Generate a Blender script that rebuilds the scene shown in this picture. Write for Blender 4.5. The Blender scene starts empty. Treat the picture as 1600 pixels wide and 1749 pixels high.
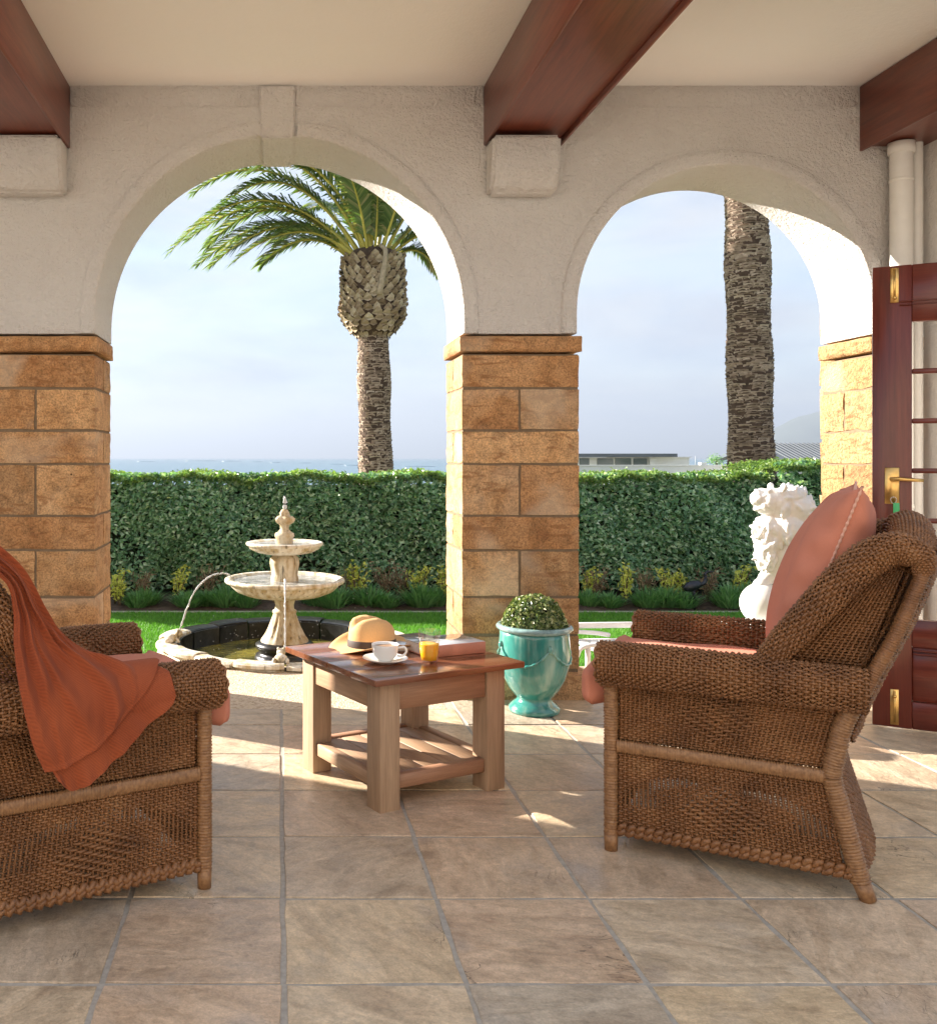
import bpy, bmesh, math, random
import numpy as np
from mathutils import Vector, Matrix
R = math.radians
rng = np.random.default_rng(7)
random.seed(7)
SC = bpy.context.scene
COL = SC.collection

# ------------------------------------------------------------------ camera, sky, sun, exposure
cam = bpy.data.cameras.new('camera')
cam.sensor_fit = 'AUTO'; cam.sensor_width = 36.0
cam.lens = 1600 / 1749 * 36
cam.shift_x = (800 - 477) / 1749
cam.shift_y = -(874.5 - 782) / 1749
cam.clip_start = 0.05; cam.clip_end = 80000
camo = bpy.data.objects.new('camera', cam); COL.objects.link(camo)
camo.location = (0, 0, 1.2); camo.rotation_euler = (R(90), 0, 0)
SC.camera = camo

SUN_AZ = R(-62)            # from +Y towards -X
SUN_EL = R(21.5)
world = bpy.data.worlds.new('World'); SC.world = world
world.use_nodes = True
wt = world.node_tree; wt.nodes.clear()
wo = wt.nodes.new('ShaderNodeOutputWorld'); wb = wt.nodes.new('ShaderNodeBackground')
sky = wt.nodes.new('ShaderNodeTexSky'); sky.sky_type = 'NISHITA'; sky.sun_disc = False
sky.sun_elevation = SUN_EL; sky.sun_rotation = SUN_AZ
sky.air_density = 1.0; sky.dust_density = 0.7; sky.ozone_density = 1.2
wb.inputs['Strength'].default_value = 0.05
tc = wt.nodes.new('ShaderNodeTexCoord')
mp = wt.nodes.new('ShaderNodeMapping'); mp.inputs['Scale'].default_value = (1.6, 1.6, 7.0)
mp.inputs['Rotation'].default_value = (0, R(8), 0)
nz = wt.nodes.new('ShaderNodeTexNoise'); nz.inputs['Scale'].default_value = 2.2
nz.inputs['Detail'].default_value = 7; nz.inputs['Roughness'].default_value = 0.55
rp = wt.nodes.new('ShaderNodeValToRGB')
rp.color_ramp.elements[0].position = 0.42; rp.color_ramp.elements[0].color = (0.74, 0.74, 0.74, 1)
rp.color_ramp.elements[1].position = 0.66; rp.color_ramp.elements[1].color = (1.0, 1.0, 1.0, 1)
mx = wt.nodes.new('ShaderNodeMix'); mx.data_type = 'RGBA'
veil = wt.nodes.new('ShaderNodeValToRGB'); nz2 = wt.nodes.new('ShaderNodeTexNoise'); mp2 = wt.nodes.new('ShaderNodeMapping')
mp2.inputs['Scale'].default_value = (1.0, 1.0, 3.2); mp2.inputs['Rotation'].default_value = (0, R(14), R(20)); nz2.inputs['Scale'].default_value = 4.2; nz2.inputs['Detail'].default_value = 8; nz2.inputs['Roughness'].default_value = .58; nz2.inputs['Distortion'].default_value = .4
veil.color_ramp.elements[0].position = .38; veil.color_ramp.elements[0].color = (.60, .715, .93, 1); veil.color_ramp.elements[1].position = .64; veil.color_ramp.elements[1].color = (.86, .90, .97, 1)
gain = wt.nodes.new('ShaderNodeVectorMath'); gain.operation = 'SCALE'; gain.inputs['Scale'].default_value = 2.62
wt.links.new(tc.outputs['Generated'], mp2.inputs['Vector']); wt.links.new(mp2.outputs[0], nz2.inputs['Vector']); wt.links.new(nz2.outputs[0], veil.inputs[0]); wt.links.new(veil.outputs[0], gain.inputs[0]); wt.links.new(gain.outputs[0], mx.inputs[7])
wt.links.new(tc.outputs['Generated'], mp.inputs['Vector']); wt.links.new(mp.outputs[0], nz.inputs['Vector'])
wt.links.new(nz.outputs[0], rp.inputs[0]); wt.links.new(rp.outputs[0], mx.inputs[0])
wt.links.new(sky.outputs[0], mx.inputs[6]); wt.links.new(mx.outputs[2], wb.inputs['Color'])
wt.links.new(wb.outputs[0], wo.inputs['Surface'])

sl = bpy.data.lights.new('sun', 'SUN'); sl.energy = 3.1; sl.angle = R(0.55); sl.color = (1.0, 0.91, 0.80)
so = bpy.data.objects.new('sun', sl); COL.objects.link(so)
to_sun = Vector((math.sin(SUN_AZ) * math.cos(SUN_EL), math.cos(SUN_AZ) * math.cos(SUN_EL), math.sin(SUN_EL)))
so.rotation_euler = to_sun.to_track_quat('Z', 'Y').to_euler(); so.location = (-12, 8, 9)

SC.view_settings.view_transform = 'Standard'; SC.view_settings.look = 'None'
SC.view_settings.gamma = 1.0; SC.view_settings.exposure = 2.95
SC.view_settings.use_curve_mapping = False
SC.render.engine = 'CYCLES'
SC.cycles.use_denoising = True
SC.cycles.max_bounces = 10; SC.cycles.diffuse_bounces = 6; SC.cycles.transparent_max_bounces = 12
SC.cycles.caustics_reflective = False; SC.cycles.caustics_refractive = False

# ------------------------------------------------------------------ helpers: objects
def tag(o, label=None, cat=None, group=None, kind=None):
    if label: o['label'] = label
    if cat: o['category'] = cat
    if group: o['group'] = group
    if kind: o['kind'] = kind
    return o
def empty(name, loc=(0, 0, 0), rz=0.0, label=None, cat=None, group=None):
    o = bpy.data.objects.new(name, None); COL.objects.link(o)
    o.location = loc; o.rotation_euler = (0, 0, rz); o.empty_display_size = .1
    return tag(o, label, cat, group)
def link(name, me, m=None, parent=None, loc=(0, 0, 0), rot=(0, 0, 0), scale=(1, 1, 1)):
    o = bpy.data.objects.new(name, me); COL.objects.link(o)
    if m is not None and len(me.materials) == 0: me.materials.append(m)
    if parent is not None: o.parent = parent
    o.location = loc; o.rotation_euler = rot; o.scale = scale
    return o
def copy_tree(o, parent=None):
    c = o.copy(); COL.objects.link(c); c.parent = parent
    for ch in list(o.children): copy_tree(ch, c)
    return c
def np_mesh(name, V, F, smooth=True):
    V = np.asarray(V, dtype=np.float32).reshape(-1, 3); F = np.asarray(F, dtype=np.int32)
    n, k = F.shape
    me = bpy.data.meshes.new(name)
    me.vertices.add(len(V)); me.vertices.foreach_set('co', V.ravel())
    me.loops.add(n * k); me.loops.foreach_set('vertex_index', F.ravel())
    me.polygons.add(n); me.polygons.foreach_set('loop_start', np.arange(0, n * k, k, dtype=np.int32))
    me.polygons.foreach_set('loop_total', np.full(n, k, dtype=np.int32))
    me.polygons.foreach_set('use_smooth', np.full(n, smooth, dtype=bool))
    me.update(calc_edges=True); me.validate()
    return me
def bm_mesh(name, bm, smooth=False, angle=None):
    me = bpy.data.meshes.new(name)
    bmesh.ops.recalc_face_normals(bm, faces=bm.faces[:])
    if smooth:
        for f in bm.faces: f.smooth = True
        if angle is not None:
            for e in bm.edges:
                if len(e.link_faces) == 2 and e.calc_face_angle(0) > angle: e.smooth = False
    bm.to_mesh(me); bm.free(); return me
def box_bm(x0, x1, y0, y1, z0, z1, bev=0.0, seg=2, bm=None):
    own = bm is None
    b = bmesh.new()
    vs = [b.verts.new((x, y, z)) for x in (x0, x1) for y in (y0, y1) for z in (z0, z1)]
    for f in ((0, 1, 3, 2), (4, 6, 7, 5), (0, 4, 5, 1), (2, 3, 7, 6), (0, 2, 6, 4), (1, 5, 7, 3)):
        b.faces.new([vs[i] for i in f])
    bmesh.ops.recalc_face_normals(b, faces=b.faces[:])
    if bev > 0: bmesh.ops.bevel(b, geom=b.edges[:], offset=bev, segments=seg, affect='EDGES', profile=.6)
    if own: return b
    me = bpy.data.meshes.new('t'); b.to_mesh(me); b.free(); bm.from_mesh(me); bpy.data.meshes.remove(me)
    return bm
def box(name, x0, x1, y0, y1, z0, z1, m, parent=None, bev=0.0, seg=2):
    return link(name, bm_mesh(name, box_bm(x0, x1, y0, y1, z0, z1, bev, seg), smooth=bev > 0, angle=R(50)), m, parent)
def rough_block(x0, x1, y0, y1, z0, z1, bev, amp, seed, cuts=3):
    """a bevelled stone block whose faces are a little uneven"""
    b = box_bm(x0, x1, y0, y1, z0, z1)
    bmesh.ops.subdivide_edges(b, edges=b.edges[:], cuts=cuts, use_grid_fill=True)
    c = Vector(((x0 + x1) / 2, (y0 + y1) / 2, (z0 + z1) / 2)); h = Vector(((x1 - x0) / 2, (y1 - y0) / 2, (z1 - z0) / 2))
    r = random.Random(seed)
    for v in b.verts:
        p = v.co - c
        onf = [abs(abs(p[i]) - h[i]) < 1e-5 for i in range(3)]
        k = sum(onf)
        for i in range(3):
            if onf[i]:
                d = r.uniform(-amp, amp)
                if k >= 2: d -= bev
                v.co[i] += d * (1 if p[i] > 0 else -1)
    for f in b.faces: f.smooth = True
    for e in b.edges:
        if len(e.link_faces) == 2 and e.calc_face_angle(0) > R(55): e.smooth = False
    return b
def lathe_arrays(prof, seg=48, fn=None):
    prof = np.array(prof, float); n = len(prof)
    th = np.linspace(0, 2 * np.pi, seg, endpoint=False)
    r = prof[:, 0][:, None] * np.ones(seg); z = prof[:, 1][:, None] * np.ones(seg); t = th[None, :] * np.ones((n, 1))
    if fn: r, z = fn(r, z, t)
    V = np.stack([r * np.cos(t), r * np.sin(t), z], -1).reshape(-1, 3)
    i, j = np.meshgrid(np.arange(n - 1), np.arange(seg), indexing='ij'); j2 = (j + 1) % seg
    F = np.stack([i * seg + j, i * seg + j2, (i + 1) * seg + j2, (i + 1) * seg + j], -1).reshape(-1, 4)
    return V, F
def lathe(name, prof, m, parent=None, seg=48, loc=(0, 0, 0), fn=None, rot=(0, 0, 0)):
    V, F = lathe_arrays(prof, seg, fn)
    me = np_mesh(name, V, F); o = link(name, me, m, parent, loc, rot)
    return o
def smooth_path(pts, n):
    P = np.array(pts, float); k = len(P)
    if k == 2: return P[0] + (P[1] - P[0]) * np.linspace(0, 1, n)[:, None]
    Q = np.vstack([2 * P[0] - P[1], P, 2 * P[-1] - P[-2]])
    out = []
    for t in np.linspace(0, k - 1 - 1e-9, n):
        i = int(t); f = t - i
        a, b, c, d = Q[i], Q[i + 1], Q[i + 2], Q[i + 3]
        out.append(.5 * ((2 * b) + (-a + c) * f + (2 * a - 5 * b + 4 * c - d) * f * f + (-a + 3 * b - 3 * c + d) * f ** 3))
    return np.array(out)
def frames(P, ref=(0, 0, 1)):
    T = np.gradient(P, axis=0); T /= np.linalg.norm(T, axis=1)[:, None] + 1e-12
    ref = np.array(ref, float); A = ref - T * (T @ ref)[:, None]
    bad = np.linalg.norm(A, axis=1) < .05
    if bad.any():
        r2 = np.array((1., .2, .1)); A[bad] = r2 - T[bad] * (T[bad] @ r2)[:, None]
    A /= np.linalg.norm(A, axis=1)[:, None]
    B = np.cross(T, A)
    return T, A, B
def tube_arrays(P, rad, seg=10, ref=(0, 0, 1), ra=1.0, rb=1.0, cap=True):
    P = np.asarray(P, float); n = len(P); rad = np.broadcast_to(np.asarray(rad, float), (n,))
    T, A, B = frames(P, ref)
    th = np.linspace(0, 2 * np.pi, seg, endpoint=False)
    V = P[:, None, :] + rad[:, None, None] * (np.cos(th)[None, :, None] * A[:, None, :] * ra + np.sin(th)[None, :, None] * B[:, None, :] * rb)
    V = V.reshape(-1, 3)
    i, j = np.meshgrid(np.arange(n - 1), np.arange(seg), indexing='ij'); j2 = (j + 1) % seg
    F = np.stack([i * seg + j, i * seg + j2, (i + 1) * seg + j2, (i + 1) * seg + j], -1).reshape(-1, 4)
    if cap:
        nV = len(V); V = np.vstack([V, P[0], P[-1]])
        jj = np.arange(seg); k = (jj + 1) % seg
        c0 = np.stack([k, jj, np.full(seg, nV), np.full(seg, nV)], -1)
        c1 = np.stack([(n - 1) * seg + jj, (n - 1) * seg + k, np.full(seg, nV + 1), np.full(seg, nV + 1)], -1)
        capT = np.vstack([c0, c1])
        return V, F, capT[:, :3]
    return V, F, None
class MB:
    """collects triangles and quads; build() makes ONE mesh object"""
    def __init__(s): s.V = []; s.Q = []; s.T = []; s.n = 0
    def add(s, V, Q=None, T=None):
        V = np.asarray(V, float).reshape(-1, 3)
        if Q is not None and len(Q): s.Q.append(np.asarray(Q) + s.n)
        if T is not None and len(T): s.T.append(np.asarray(T) + s.n)
        s.V.append(V); s.n += len(V); return s
    def tube(s, pts, rad, n=None, seg=8, ref=(0, 0, 1), ra=1, rb=1):
        P = smooth_path(pts, n) if n else np.array(pts, float)
        return s.add(*tube_arrays(P, rad, seg, ref, ra, rb))
    def ell(s, c, r, seg=14, rings=9, M=None):
        a = np.linspace(0, np.pi, rings)
        V, F = lathe_arrays([(math.sin(t) + 1e-4, -math.cos(t)) for t in a], seg)
        V = V * np.array(r)
        if M is not None: V = V @ np.array(M.to_3x3()).T
        return s.add(V + np.array(c), F)
    def box(s, x0, x1, y0, y1, z0, z1):
        V = [(x, y, z) for x in (x0, x1) for y in (y0, y1) for z in (z0, z1)]
        return s.add(V, [(0, 1, 3, 2), (4, 6, 7, 5), (0, 4, 5, 1), (2, 3, 7, 6), (0, 2, 6, 4), (1, 5, 7, 3)])
    def mesh(s, name, smooth=True):
        V = np.vstack(s.V).astype(np.float32)
        Q = np.vstack(s.Q) if s.Q else np.zeros((0, 4), int); T = np.vstack(s.T) if s.T else np.zeros((0, 3), int)
        me = bpy.data.meshes.new(name)
        me.vertices.add(len(V)); me.vertices.foreach_set('co', V.ravel())
        li = np.concatenate([Q.ravel(), T.ravel()]).astype(np.int32)
        me.loops.add(len(li)); me.loops.foreach_set('vertex_index', li)
        npol = len(Q) + len(T); me.polygons.add(npol)
        ls = np.concatenate([np.arange(len(Q)) * 4, len(Q) * 4 + np.arange(len(T)) * 3]).astype(np.int32)
        lt = np.concatenate([np.full(len(Q), 4), np.full(len(T), 3)]).astype(np.int32)
        me.polygons.foreach_set('loop_start', ls); me.polygons.foreach_set('loop_total', lt)
        me.polygons.foreach_set('use_smooth', np.full(npol, smooth, dtype=bool))
        me.update(calc_edges=True); me.validate(); return me
    def build(s, name, m, parent=None, smooth=True, loc=(0, 0, 0), rot=(0, 0, 0)):
        return link(name, s.mesh(name, smooth), m, parent, loc, rot)

# ------------------------------------------------------------------ helpers: materials
class NT:
    def __init__(s, name):
        s.m = bpy.data.materials.new(name); s.m.use_nodes = True; s.t = s.m.node_tree
        s.b = s.t.nodes['Principled BSDF']; s.out = s.t.nodes['Material Output']
    def n(s, typ, **kw):
        nd = s.t.nodes.new(typ)
        for k, v in kw.items():
            if k.startswith('_'): setattr(nd, k[1:], v)
            else:
                key = k.replace('__', ' ')
                sock = nd.inputs[key]
                if isinstance(v, bpy.types.NodeSocket): s.t.links.new(v, sock)
                else: sock.default_value = v
        return nd
    def l(s, a, b): s.t.links.new(a, b)
    def coords(s, scale=(1, 1, 1), rand=False, kind='Object', rot=(0, 0, 0)):
        c = s.n('ShaderNodeTexCoord').outputs[kind]
        if rand:
            oi = s.n('ShaderNodeObjectInfo')
            mul = s.n('ShaderNodeVectorMath', _operation='SCALE'); s.l(oi.outputs['Random'], mul.inputs['Scale'])
            mul.inputs[0].default_value = (37.1, 23.7, 51.3)
            ad = s.n('ShaderNodeVectorMath', _operation='ADD'); s.l(c, ad.inputs[0]); s.l(mul.outputs[0], ad.inputs[1]); c = ad.outputs[0]
        mpn = s.n('ShaderNodeMapping'); s.l(c, mpn.inputs['Vector']); mpn.inputs['Scale'].default_value = scale; mpn.inputs['Rotation'].default_value = rot
        return mpn.outputs[0]
    def noise(s, vec, scale, detail=5, rough=.55, dist=0.0):
        nd = s.n('ShaderNodeTexNoise', Scale=scale, Detail=detail, Roughness=rough, Distortion=dist); s.l(vec, nd.inputs['Vector']); return nd.outputs[0]
    def ramp(s, fac, stops):
        nd = s.n('ShaderNodeValToRGB'); s.l(fac, nd.inputs[0]); e = nd.color_ramp.elements
        while len(e) < len(stops): e.new(.5)
        for el, (p, c) in zip(e, stops):
            el.position = p; el.color = (c[0], c[1], c[2], 1) if isinstance(c, (tuple, list)) else (c, c, c, 1)
        return nd.outputs[0]
    def mix(s, fac, a, b, mode='MIX'):
        nd = s.n('ShaderNodeMix', _data_type='RGBA', _blend_type=mode)
        for sock, v in ((nd.inputs[0], fac), (nd.inputs[6], a), (nd.inputs[7], b)):
            if isinstance(v, bpy.types.NodeSocket): s.l(v, sock)
            elif isinstance(v, (tuple, list)): sock.default_value = (v[0], v[1], v[2], 1)
            else: sock.default_value = v
        return nd.outputs[2]
    def bump(s, h, strength=.3, dist=.01, normal=None):
        nd = s.n('ShaderNodeBump', Strength=strength, Distance=dist); s.l(h, nd.inputs['Height'])
        if normal is not None: s.l(normal, nd.inputs['Normal'])
        return nd.outputs[0]
    def base(s, c, rough=None, normal=None, **kw):
        if isinstance(c, bpy.types.NodeSocket): s.l(c, s.b.inputs['Base Color'])
        else: s.b.inputs['Base Color'].default_value = (c[0], c[1], c[2], 1)
        if rough is not None:
            if isinstance(rough, bpy.types.NodeSocket): s.l(rough, s.b.inputs['Roughness'])
            else: s.b.inputs['Roughness'].default_value = rough
        if normal is not None: s.l(normal, s.b.inputs['Normal'])
        for k, v in kw.items(): s.b.inputs[k.replace('__', ' ')].default_value = v
        return s.m
    def rand(s): return s.n('ShaderNodeObjectInfo').outputs['Random']
    def island(s): return s.n('ShaderNodeNewGeometry').outputs['Random Per Island']

def mk_stucco(name, c1, c2, bs=.35):
    t = NT(name); v = t.coords()
    n1 = t.noise(v, 1.6, 6, .6); n2 = t.noise(v, 70, 4, .65); n3 = t.noise(v, 30, 3)
    col = t.ramp(n1, [(.3, c1), (.7, c2)])
    hb = t.mix(.5, n2, n3)
    return t.base(col, .85, t.bump(hb, bs, .055))
def mk_stone(name, stops, bump=.5, fine=70, rough=.85, pit=True, amp=.010):
    t = NT(name); v = t.coords(rand=True)
    n1 = t.noise(v, 3.4, 7, .62, .8); n2 = t.noise(v, fine * 1.6, 5, .7); n3 = t.noise(v, 17, 6, .65, .5)
    col = t.ramp(n1, stops)
    r = t.rand(); tint = t.ramp(r, [(0, (.66, .58, .50)), (.25, (1.0, .95, .86)), (.5, (.80, .66, .54)), (.75, (1.12, 1.08, 1.0)), (1, (.92, .88, .84))])
    col = t.mix(1.0, col, tint, 'MULTIPLY')
    col = t.mix(.75, col, t.ramp(n2, [(.34, .30), (.5, .95), (.64, 1.35)]), 'MULTIPLY')
    col = t.mix(.6, col, t.ramp(n3, [(.32, .5), (.5, 1.0), (.66, 1.25)]), 'MULTIPLY')
    sv = t.noise(t.coords((1.2, 1.2, 5), rand=True), 4.5, 3, .5, 1.5)
    col = t.mix(t.ramp(sv, [(.57, 0.0), (.66, .6)]), col, (.24, .095, .03))
    lg = t.noise(v, 2.2, 3, .5, .4); col = t.mix(t.ramp(lg, [(.58, 0.0), (.70, .45)]), col, (.62, .50, .36))
    vo = t.n('ShaderNodeTexVoronoi', Scale=15.0); t.l(v, vo.inputs['Vector'])
    pits = t.ramp(vo.outputs['Distance'], [(.05, 1.0), (.12, 0.0)]); pm = t.mix(1.0, pits, t.ramp(t.noise(v, 5.0, 2), [(.60, 0.0), (.66, 1.0)]), 'MULTIPLY')
    col = t.mix(pm, col, (.07, .03, .012))
    h = t.mix(.5, n2, n3); h = t.mix(pm, h, (0, 0, 0))
    return t.base(col, rough, t.bump(h, bump, amp * 1.5))
def mk_wood(name, c1, c2, c3, axis='z', rough=.45, coat=0.0, scale=1.0, bump=.15):
    t = NT(name); sc = {'z': (30, 30, 1.6), 'x': (1.6, 30, 30), 'y': (30, 1.6, 30)}[axis]
    v = t.coords(tuple(a * scale for a in sc), rand=True)
    n1 = t.noise(v, 1.0, 6, .6, .8); n2 = t.noise(v, 6, 3, .6)
    col = t.ramp(n1, [(.25, c1), (.5, c2), (.75, c3)])
    col = t.mix(.35, col, t.ramp(n2, [(.35, .55), (.65, 1.1)]), 'MULTIPLY')
    m = t.base(col, rough, t.bump(n2, bump, .002)); t.b.inputs['Coat Weight'].default_value = coat; t.b.inputs['Coat Roughness'].default_value = .15
    return m
def mk_plain(name, c, rough=.5, metal=0.0, var=.15, scale=20, bump=0.0, coat=0.0):
    t = NT(name); v = t.coords(rand=True); n1 = t.noise(v, scale, 4)
    lo = tuple(x * (1 - var) for x in c); hi = tuple(min(1, x * (1 + var)) for x in c)
    col = t.ramp(n1, [(.3, lo), (.7, hi)])
    m = t.base(col, rough, t.bump(n1, bump, .004) if bump else None); t.b.inputs['Metallic'].default_value = metal
    t.b.inputs['Coat Weight'].default_value = coat
    return m
def mk_leaf(name, stops, rough=.42, trans=.25, spec=.5):
    t = NT(name)
    isl = t.island(); col = t.ramp(isl, stops)
    t.base(col, rough); t.b.inputs['Specular IOR Level'].default_value = spec
    tr = t.n('ShaderNodeBsdfTranslucent'); t.l(t.mix(1.0, col, (1.3, 1.5, .6), 'MULTIPLY'), tr.inputs['Color'])
    ms = t.n('ShaderNodeMixShader', Fac=trans); t.l(t.b.outputs[0], ms.inputs[1]); t.l(tr.outputs[0], ms.inputs[2])
    t.l(ms.outputs[0], t.out.inputs['Surface']); return t.m
def mk_glass(name, tint=(1, 1, 1), ior=1.45, lo=0.0):
    t = NT(name); t.t.nodes.remove(t.b)
    f = t.n('ShaderNodeFresnel', IOR=ior)
    tr = t.n('ShaderNodeBsdfTransparent', Color=(*tint, 1)); g = t.n('ShaderNodeBsdfGlossy', Roughness=.03)
    gm_ = t.n('ShaderNodeNewGeometry'); mt = t.n('ShaderNodeMath', _operation='SUBTRACT'); mt.inputs[0].default_value = 1.0; t.l(gm_.outputs['Backfacing'], mt.inputs[1]); mu = t.n('ShaderNodeMath', _operation='MULTIPLY'); t.l(f.outputs[0], mu.inputs[0]); t.l(mt.outputs[0], mu.inputs[1])
    mxx = t.n('ShaderNodeMath', _operation='MAXIMUM'); t.l(mu.outputs[0], mxx.inputs[0]); mxx.inputs[1].default_value = lo
    ms = t.n('ShaderNodeMixShader'); t.l(mxx.outputs[0], ms.inputs[0]); t.l(tr.outputs[0], ms.inputs[1]); t.l(g.outputs[0], ms.inputs[2])
    t.l(ms.outputs[0], t.out.inputs['Surface']); return t.m

M = {}
M['stucco'] = mk_stucco('greige_stucco', (.78, .735, .695), (.86, .83, .795), 1.0)
M['plaster_wall'] = mk_stucco('white_wall_plaster', (.80, .77, .72), (.84, .81, .77))
M['tan_wall'] = mk_stucco('tan_wall_plaster', (.52, .485, .44), (.58, .545, .50))
M['ceiling'] = mk_stucco('ceiling_paint', (.90, .89, .865), (.92, .91, .89), .1)
SAND = [(.26, (.33, .165, .07)), (.42, (.48, .275, .125)), (.58, (.58, .37, .195)), (.75, (.42, .215, .085))]
M['sandstone'] = mk_stone('sandstone', SAND, .55)
M['rockface'] = mk_stone('rock_faced_sandstone', [(.28, (.44, .24, .10)), (.5, (.58, .37, .18)), (.75, (.50, .28, .12))], .9, 40, amp=.03)
M['grout'] = mk_plain('grout', (.40, .365, .315), .9, scale=60, bump=.4)
M['mortar'] = mk_plain('mortar', (.20, .14, .085), .95, scale=60)
M['beam'] = mk_wood('beam_mahogany', (.12, .028, .016), (.185, .042, .021), (.24, .06, .028), 'y', .38, .25)
M['door'] = mk_wood('door_mahogany', (.10, .020, .013), (.155, .029, .017), (.20, .042, .023), 'z', .30, .2)
M['doorx'] = mk_wood('door_mahogany_cross', (.10, .020, .013), (.155, .029, .017), (.20, .042, .023), 'x', .30, .2)
M['top'] = mk_wood('tabletop_wood', (.13, .045, .022), (.21, .075, .035), (.28, .11, .05), 'x', .22, .4)
M['leg'] = mk_wood('table_leg_wood', (.30, .19, .115), (.40, .265, .165), (.48, .33, .21), 'z', .6)
M['apronx'] = mk_wood('table_apron_wood', (.27, .135, .075), (.36, .19, .11), (.42, .235, .14), 'x', .5)
M['aprony'] = mk_wood('table_apron_wood_cross', (.30, .18, .105), (.40, .25, .15), (.46, .30, .19), 'y', .55)
M['white'] = mk_plain('white_paint', (.80, .79, .75), .4, var=.03)
M['brass'] = mk_plain('brass', (.72, .46, .16), .28, 1.0, scale=40)
M['glass'] = mk_glass('window_glass')
M['metal_white'] = mk_plain('white_metal', (.75, .76, .78), .35, var=.05)

# floor tiles
t = NT('sandstone_tile')
oi = t.n('ShaderNodeObjectInfo'); vr = t.coords(rand=True)
rotv = t.n('ShaderNodeVectorRotate', _rotation_type='Z_AXIS'); t.l(vr, rotv.inputs['Vector'])
ma = t.n('ShaderNodeMath', _operation='MULTIPLY'); t.l(oi.outputs['Random'], ma.inputs[0]); ma.inputs[1].default_value = 61.0; t.l(ma.outputs[0], rotv.inputs['Angle'])
st = t.n('ShaderNodeMapping'); t.l(rotv.outputs[0], st.inputs['Vector']); st.inputs['Scale'].default_value = (1.9, 4.6, 1)
g1 = t.noise(st.outputs[0], 1.6, 6, .6, 1.2); g2 = t.noise(st.outputs[0], 6.5, 5, .6, .8); g3 = t.noise(vr, 60, 4, .6); g4 = t.noise(vr, 3.2, 4)
c = t.ramp(g1, [(.25, (.44, .34, .25)), (.45, (.58, .475, .355)), (.6, (.67, .56, .43)), (.78, (.52, .43, .335))])
tint = t.ramp(oi.outputs['Random'], [(0, (.94, .84, .77)), (.2, (1.08, 1.0, .84)), (.38, (.82, .83, .84)), (.5, (1.12, 1.05, .93)), (.65, (1.0, .94, .84)), (.8, (1.03, .90, .81)), (1, (.88, .85, .80))])
c = t.mix(1, c, tint, 'MULTIPLY')
c = t.mix(.4, c, t.ramp(g2, [(.35, .62), (.6, 1.1)]), 'MULTIPLY')
g5 = t.noise(vr, 11, 6, .7, .6); c = t.mix(.45, c, t.ramp(g5, [(.34, .55), (.52, 1.0), (.68, 1.18)]), 'MULTIPLY')
c = t.mix(t.ramp(g4, [(.56, 0.0), (.72, .5)]), c, (.36, .33, .31))
g6 = t.noise(vr, 170, 3, .7); c = t.mix(.35, c, t.ramp(g3, [(.3, .55), (.6, 1.15)]), 'MULTIPLY'); c = t.mix(.3, c, t.ramp(g6, [(.35, .5), (.62, 1.2)]), 'MULTIPLY')
cr = t.noise(st.outputs[0], 2.6, 4, .5, 2.0)
crk = t.ramp(cr, [(.488, 1.0), (.5, .35), (.512, 1.0)])
msk = t.ramp(t.noise(vr, 2.1, 2), [(.60, 0.0), (.64, 1.0)])
c = t.mix(msk, c, t.mix(1, c, crk, 'MULTIPLY'))
hh = t.mix(.3, g2, g1); hh = t.mix(msk, hh, t.mix(.5, hh, crk)); hh = t.mix(.25, hh, g5); hh = t.mix(.12, hh, g3)
M['tile'] = t.base(c, t.ramp(g2, [(.3, .32), (.7, .55)]), t.bump(hh, .6, .014))

# exposed aggregate
t = NT('exposed_aggregate'); v = t.coords()
vo = t.n('ShaderNodeTexVoronoi', Scale=85.0); t.l(v, vo.inputs['Vector'])
c = t.mix(.75, (.52, .43, .31), t.ramp(t.n('ShaderNodeSeparateColor', Color=vo.outputs['Color']).outputs[0], [(0, (.30, .20, .13)), (.3, (.55, .44, .30)), (.6, (.66, .55, .40)), (1, (.48, .37, .27))]))
M['aggregate'] = t.base(c, .85, t.bump(vo.outputs['Distance'], .6, .006))

# wicker
t = NT('wicker'); v = t.coords()
n1 = t.noise(v, 9, 4); n2 = t.noise(v, 160, 3)
c = t.ramp(n1, [(.3, (.165, .07, .026)), (.6, (.265, .12, .046)), (.8, (.37, .19, .08))])
c = t.mix(.45, c, t.ramp(n2, [(.35, .55), (.65, 1.15)]), 'MULTIPLY')
M['wicker'] = t.base(c, .48, t.bump(n2, .2, .001))
t = NT('wrapped_cane'); v = t.coords(); n1 = t.noise(v, 90, 3); n2 = t.noise(v, 8, 3)
c = t.ramp(n1, [(.3, (.20, .095, .04)), (.65, (.34, .18, .08))]); c = t.mix(.3, c, t.ramp(n2, [(.3, .6), (.7, 1.1)]), 'MULTIPLY')
M['cane'] = t.base(c, .45)
def mk_fabric(name, c, sc=700, bump=.25):
    t = NT(name); v = t.coords(); n1 = t.noise(v, 6, 3); w = t.noise(v, sc, 2)
    col = t.ramp(n1, [(.3, tuple(x * .9 for x in c)), (.7, tuple(min(1, x * 1.06) for x in c))]); col = t.mix(.25, col, t.ramp(w, [(.3, .6), (.7, 1.15)]), 'MULTIPLY')
    return t.base(col, .9, t.bump(w, bump, .0015), Sheen__Weight=.0)
M['cushion'] = mk_fabric('salmon_canvas', (.60, .225, .145))
M['piping'] = mk_plain('pale_pink_cord', (.72, .40, .30), .8)
t = NT('terracotta_knit'); v = t.coords(); n1 = t.noise(v, 5, 3)
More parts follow.
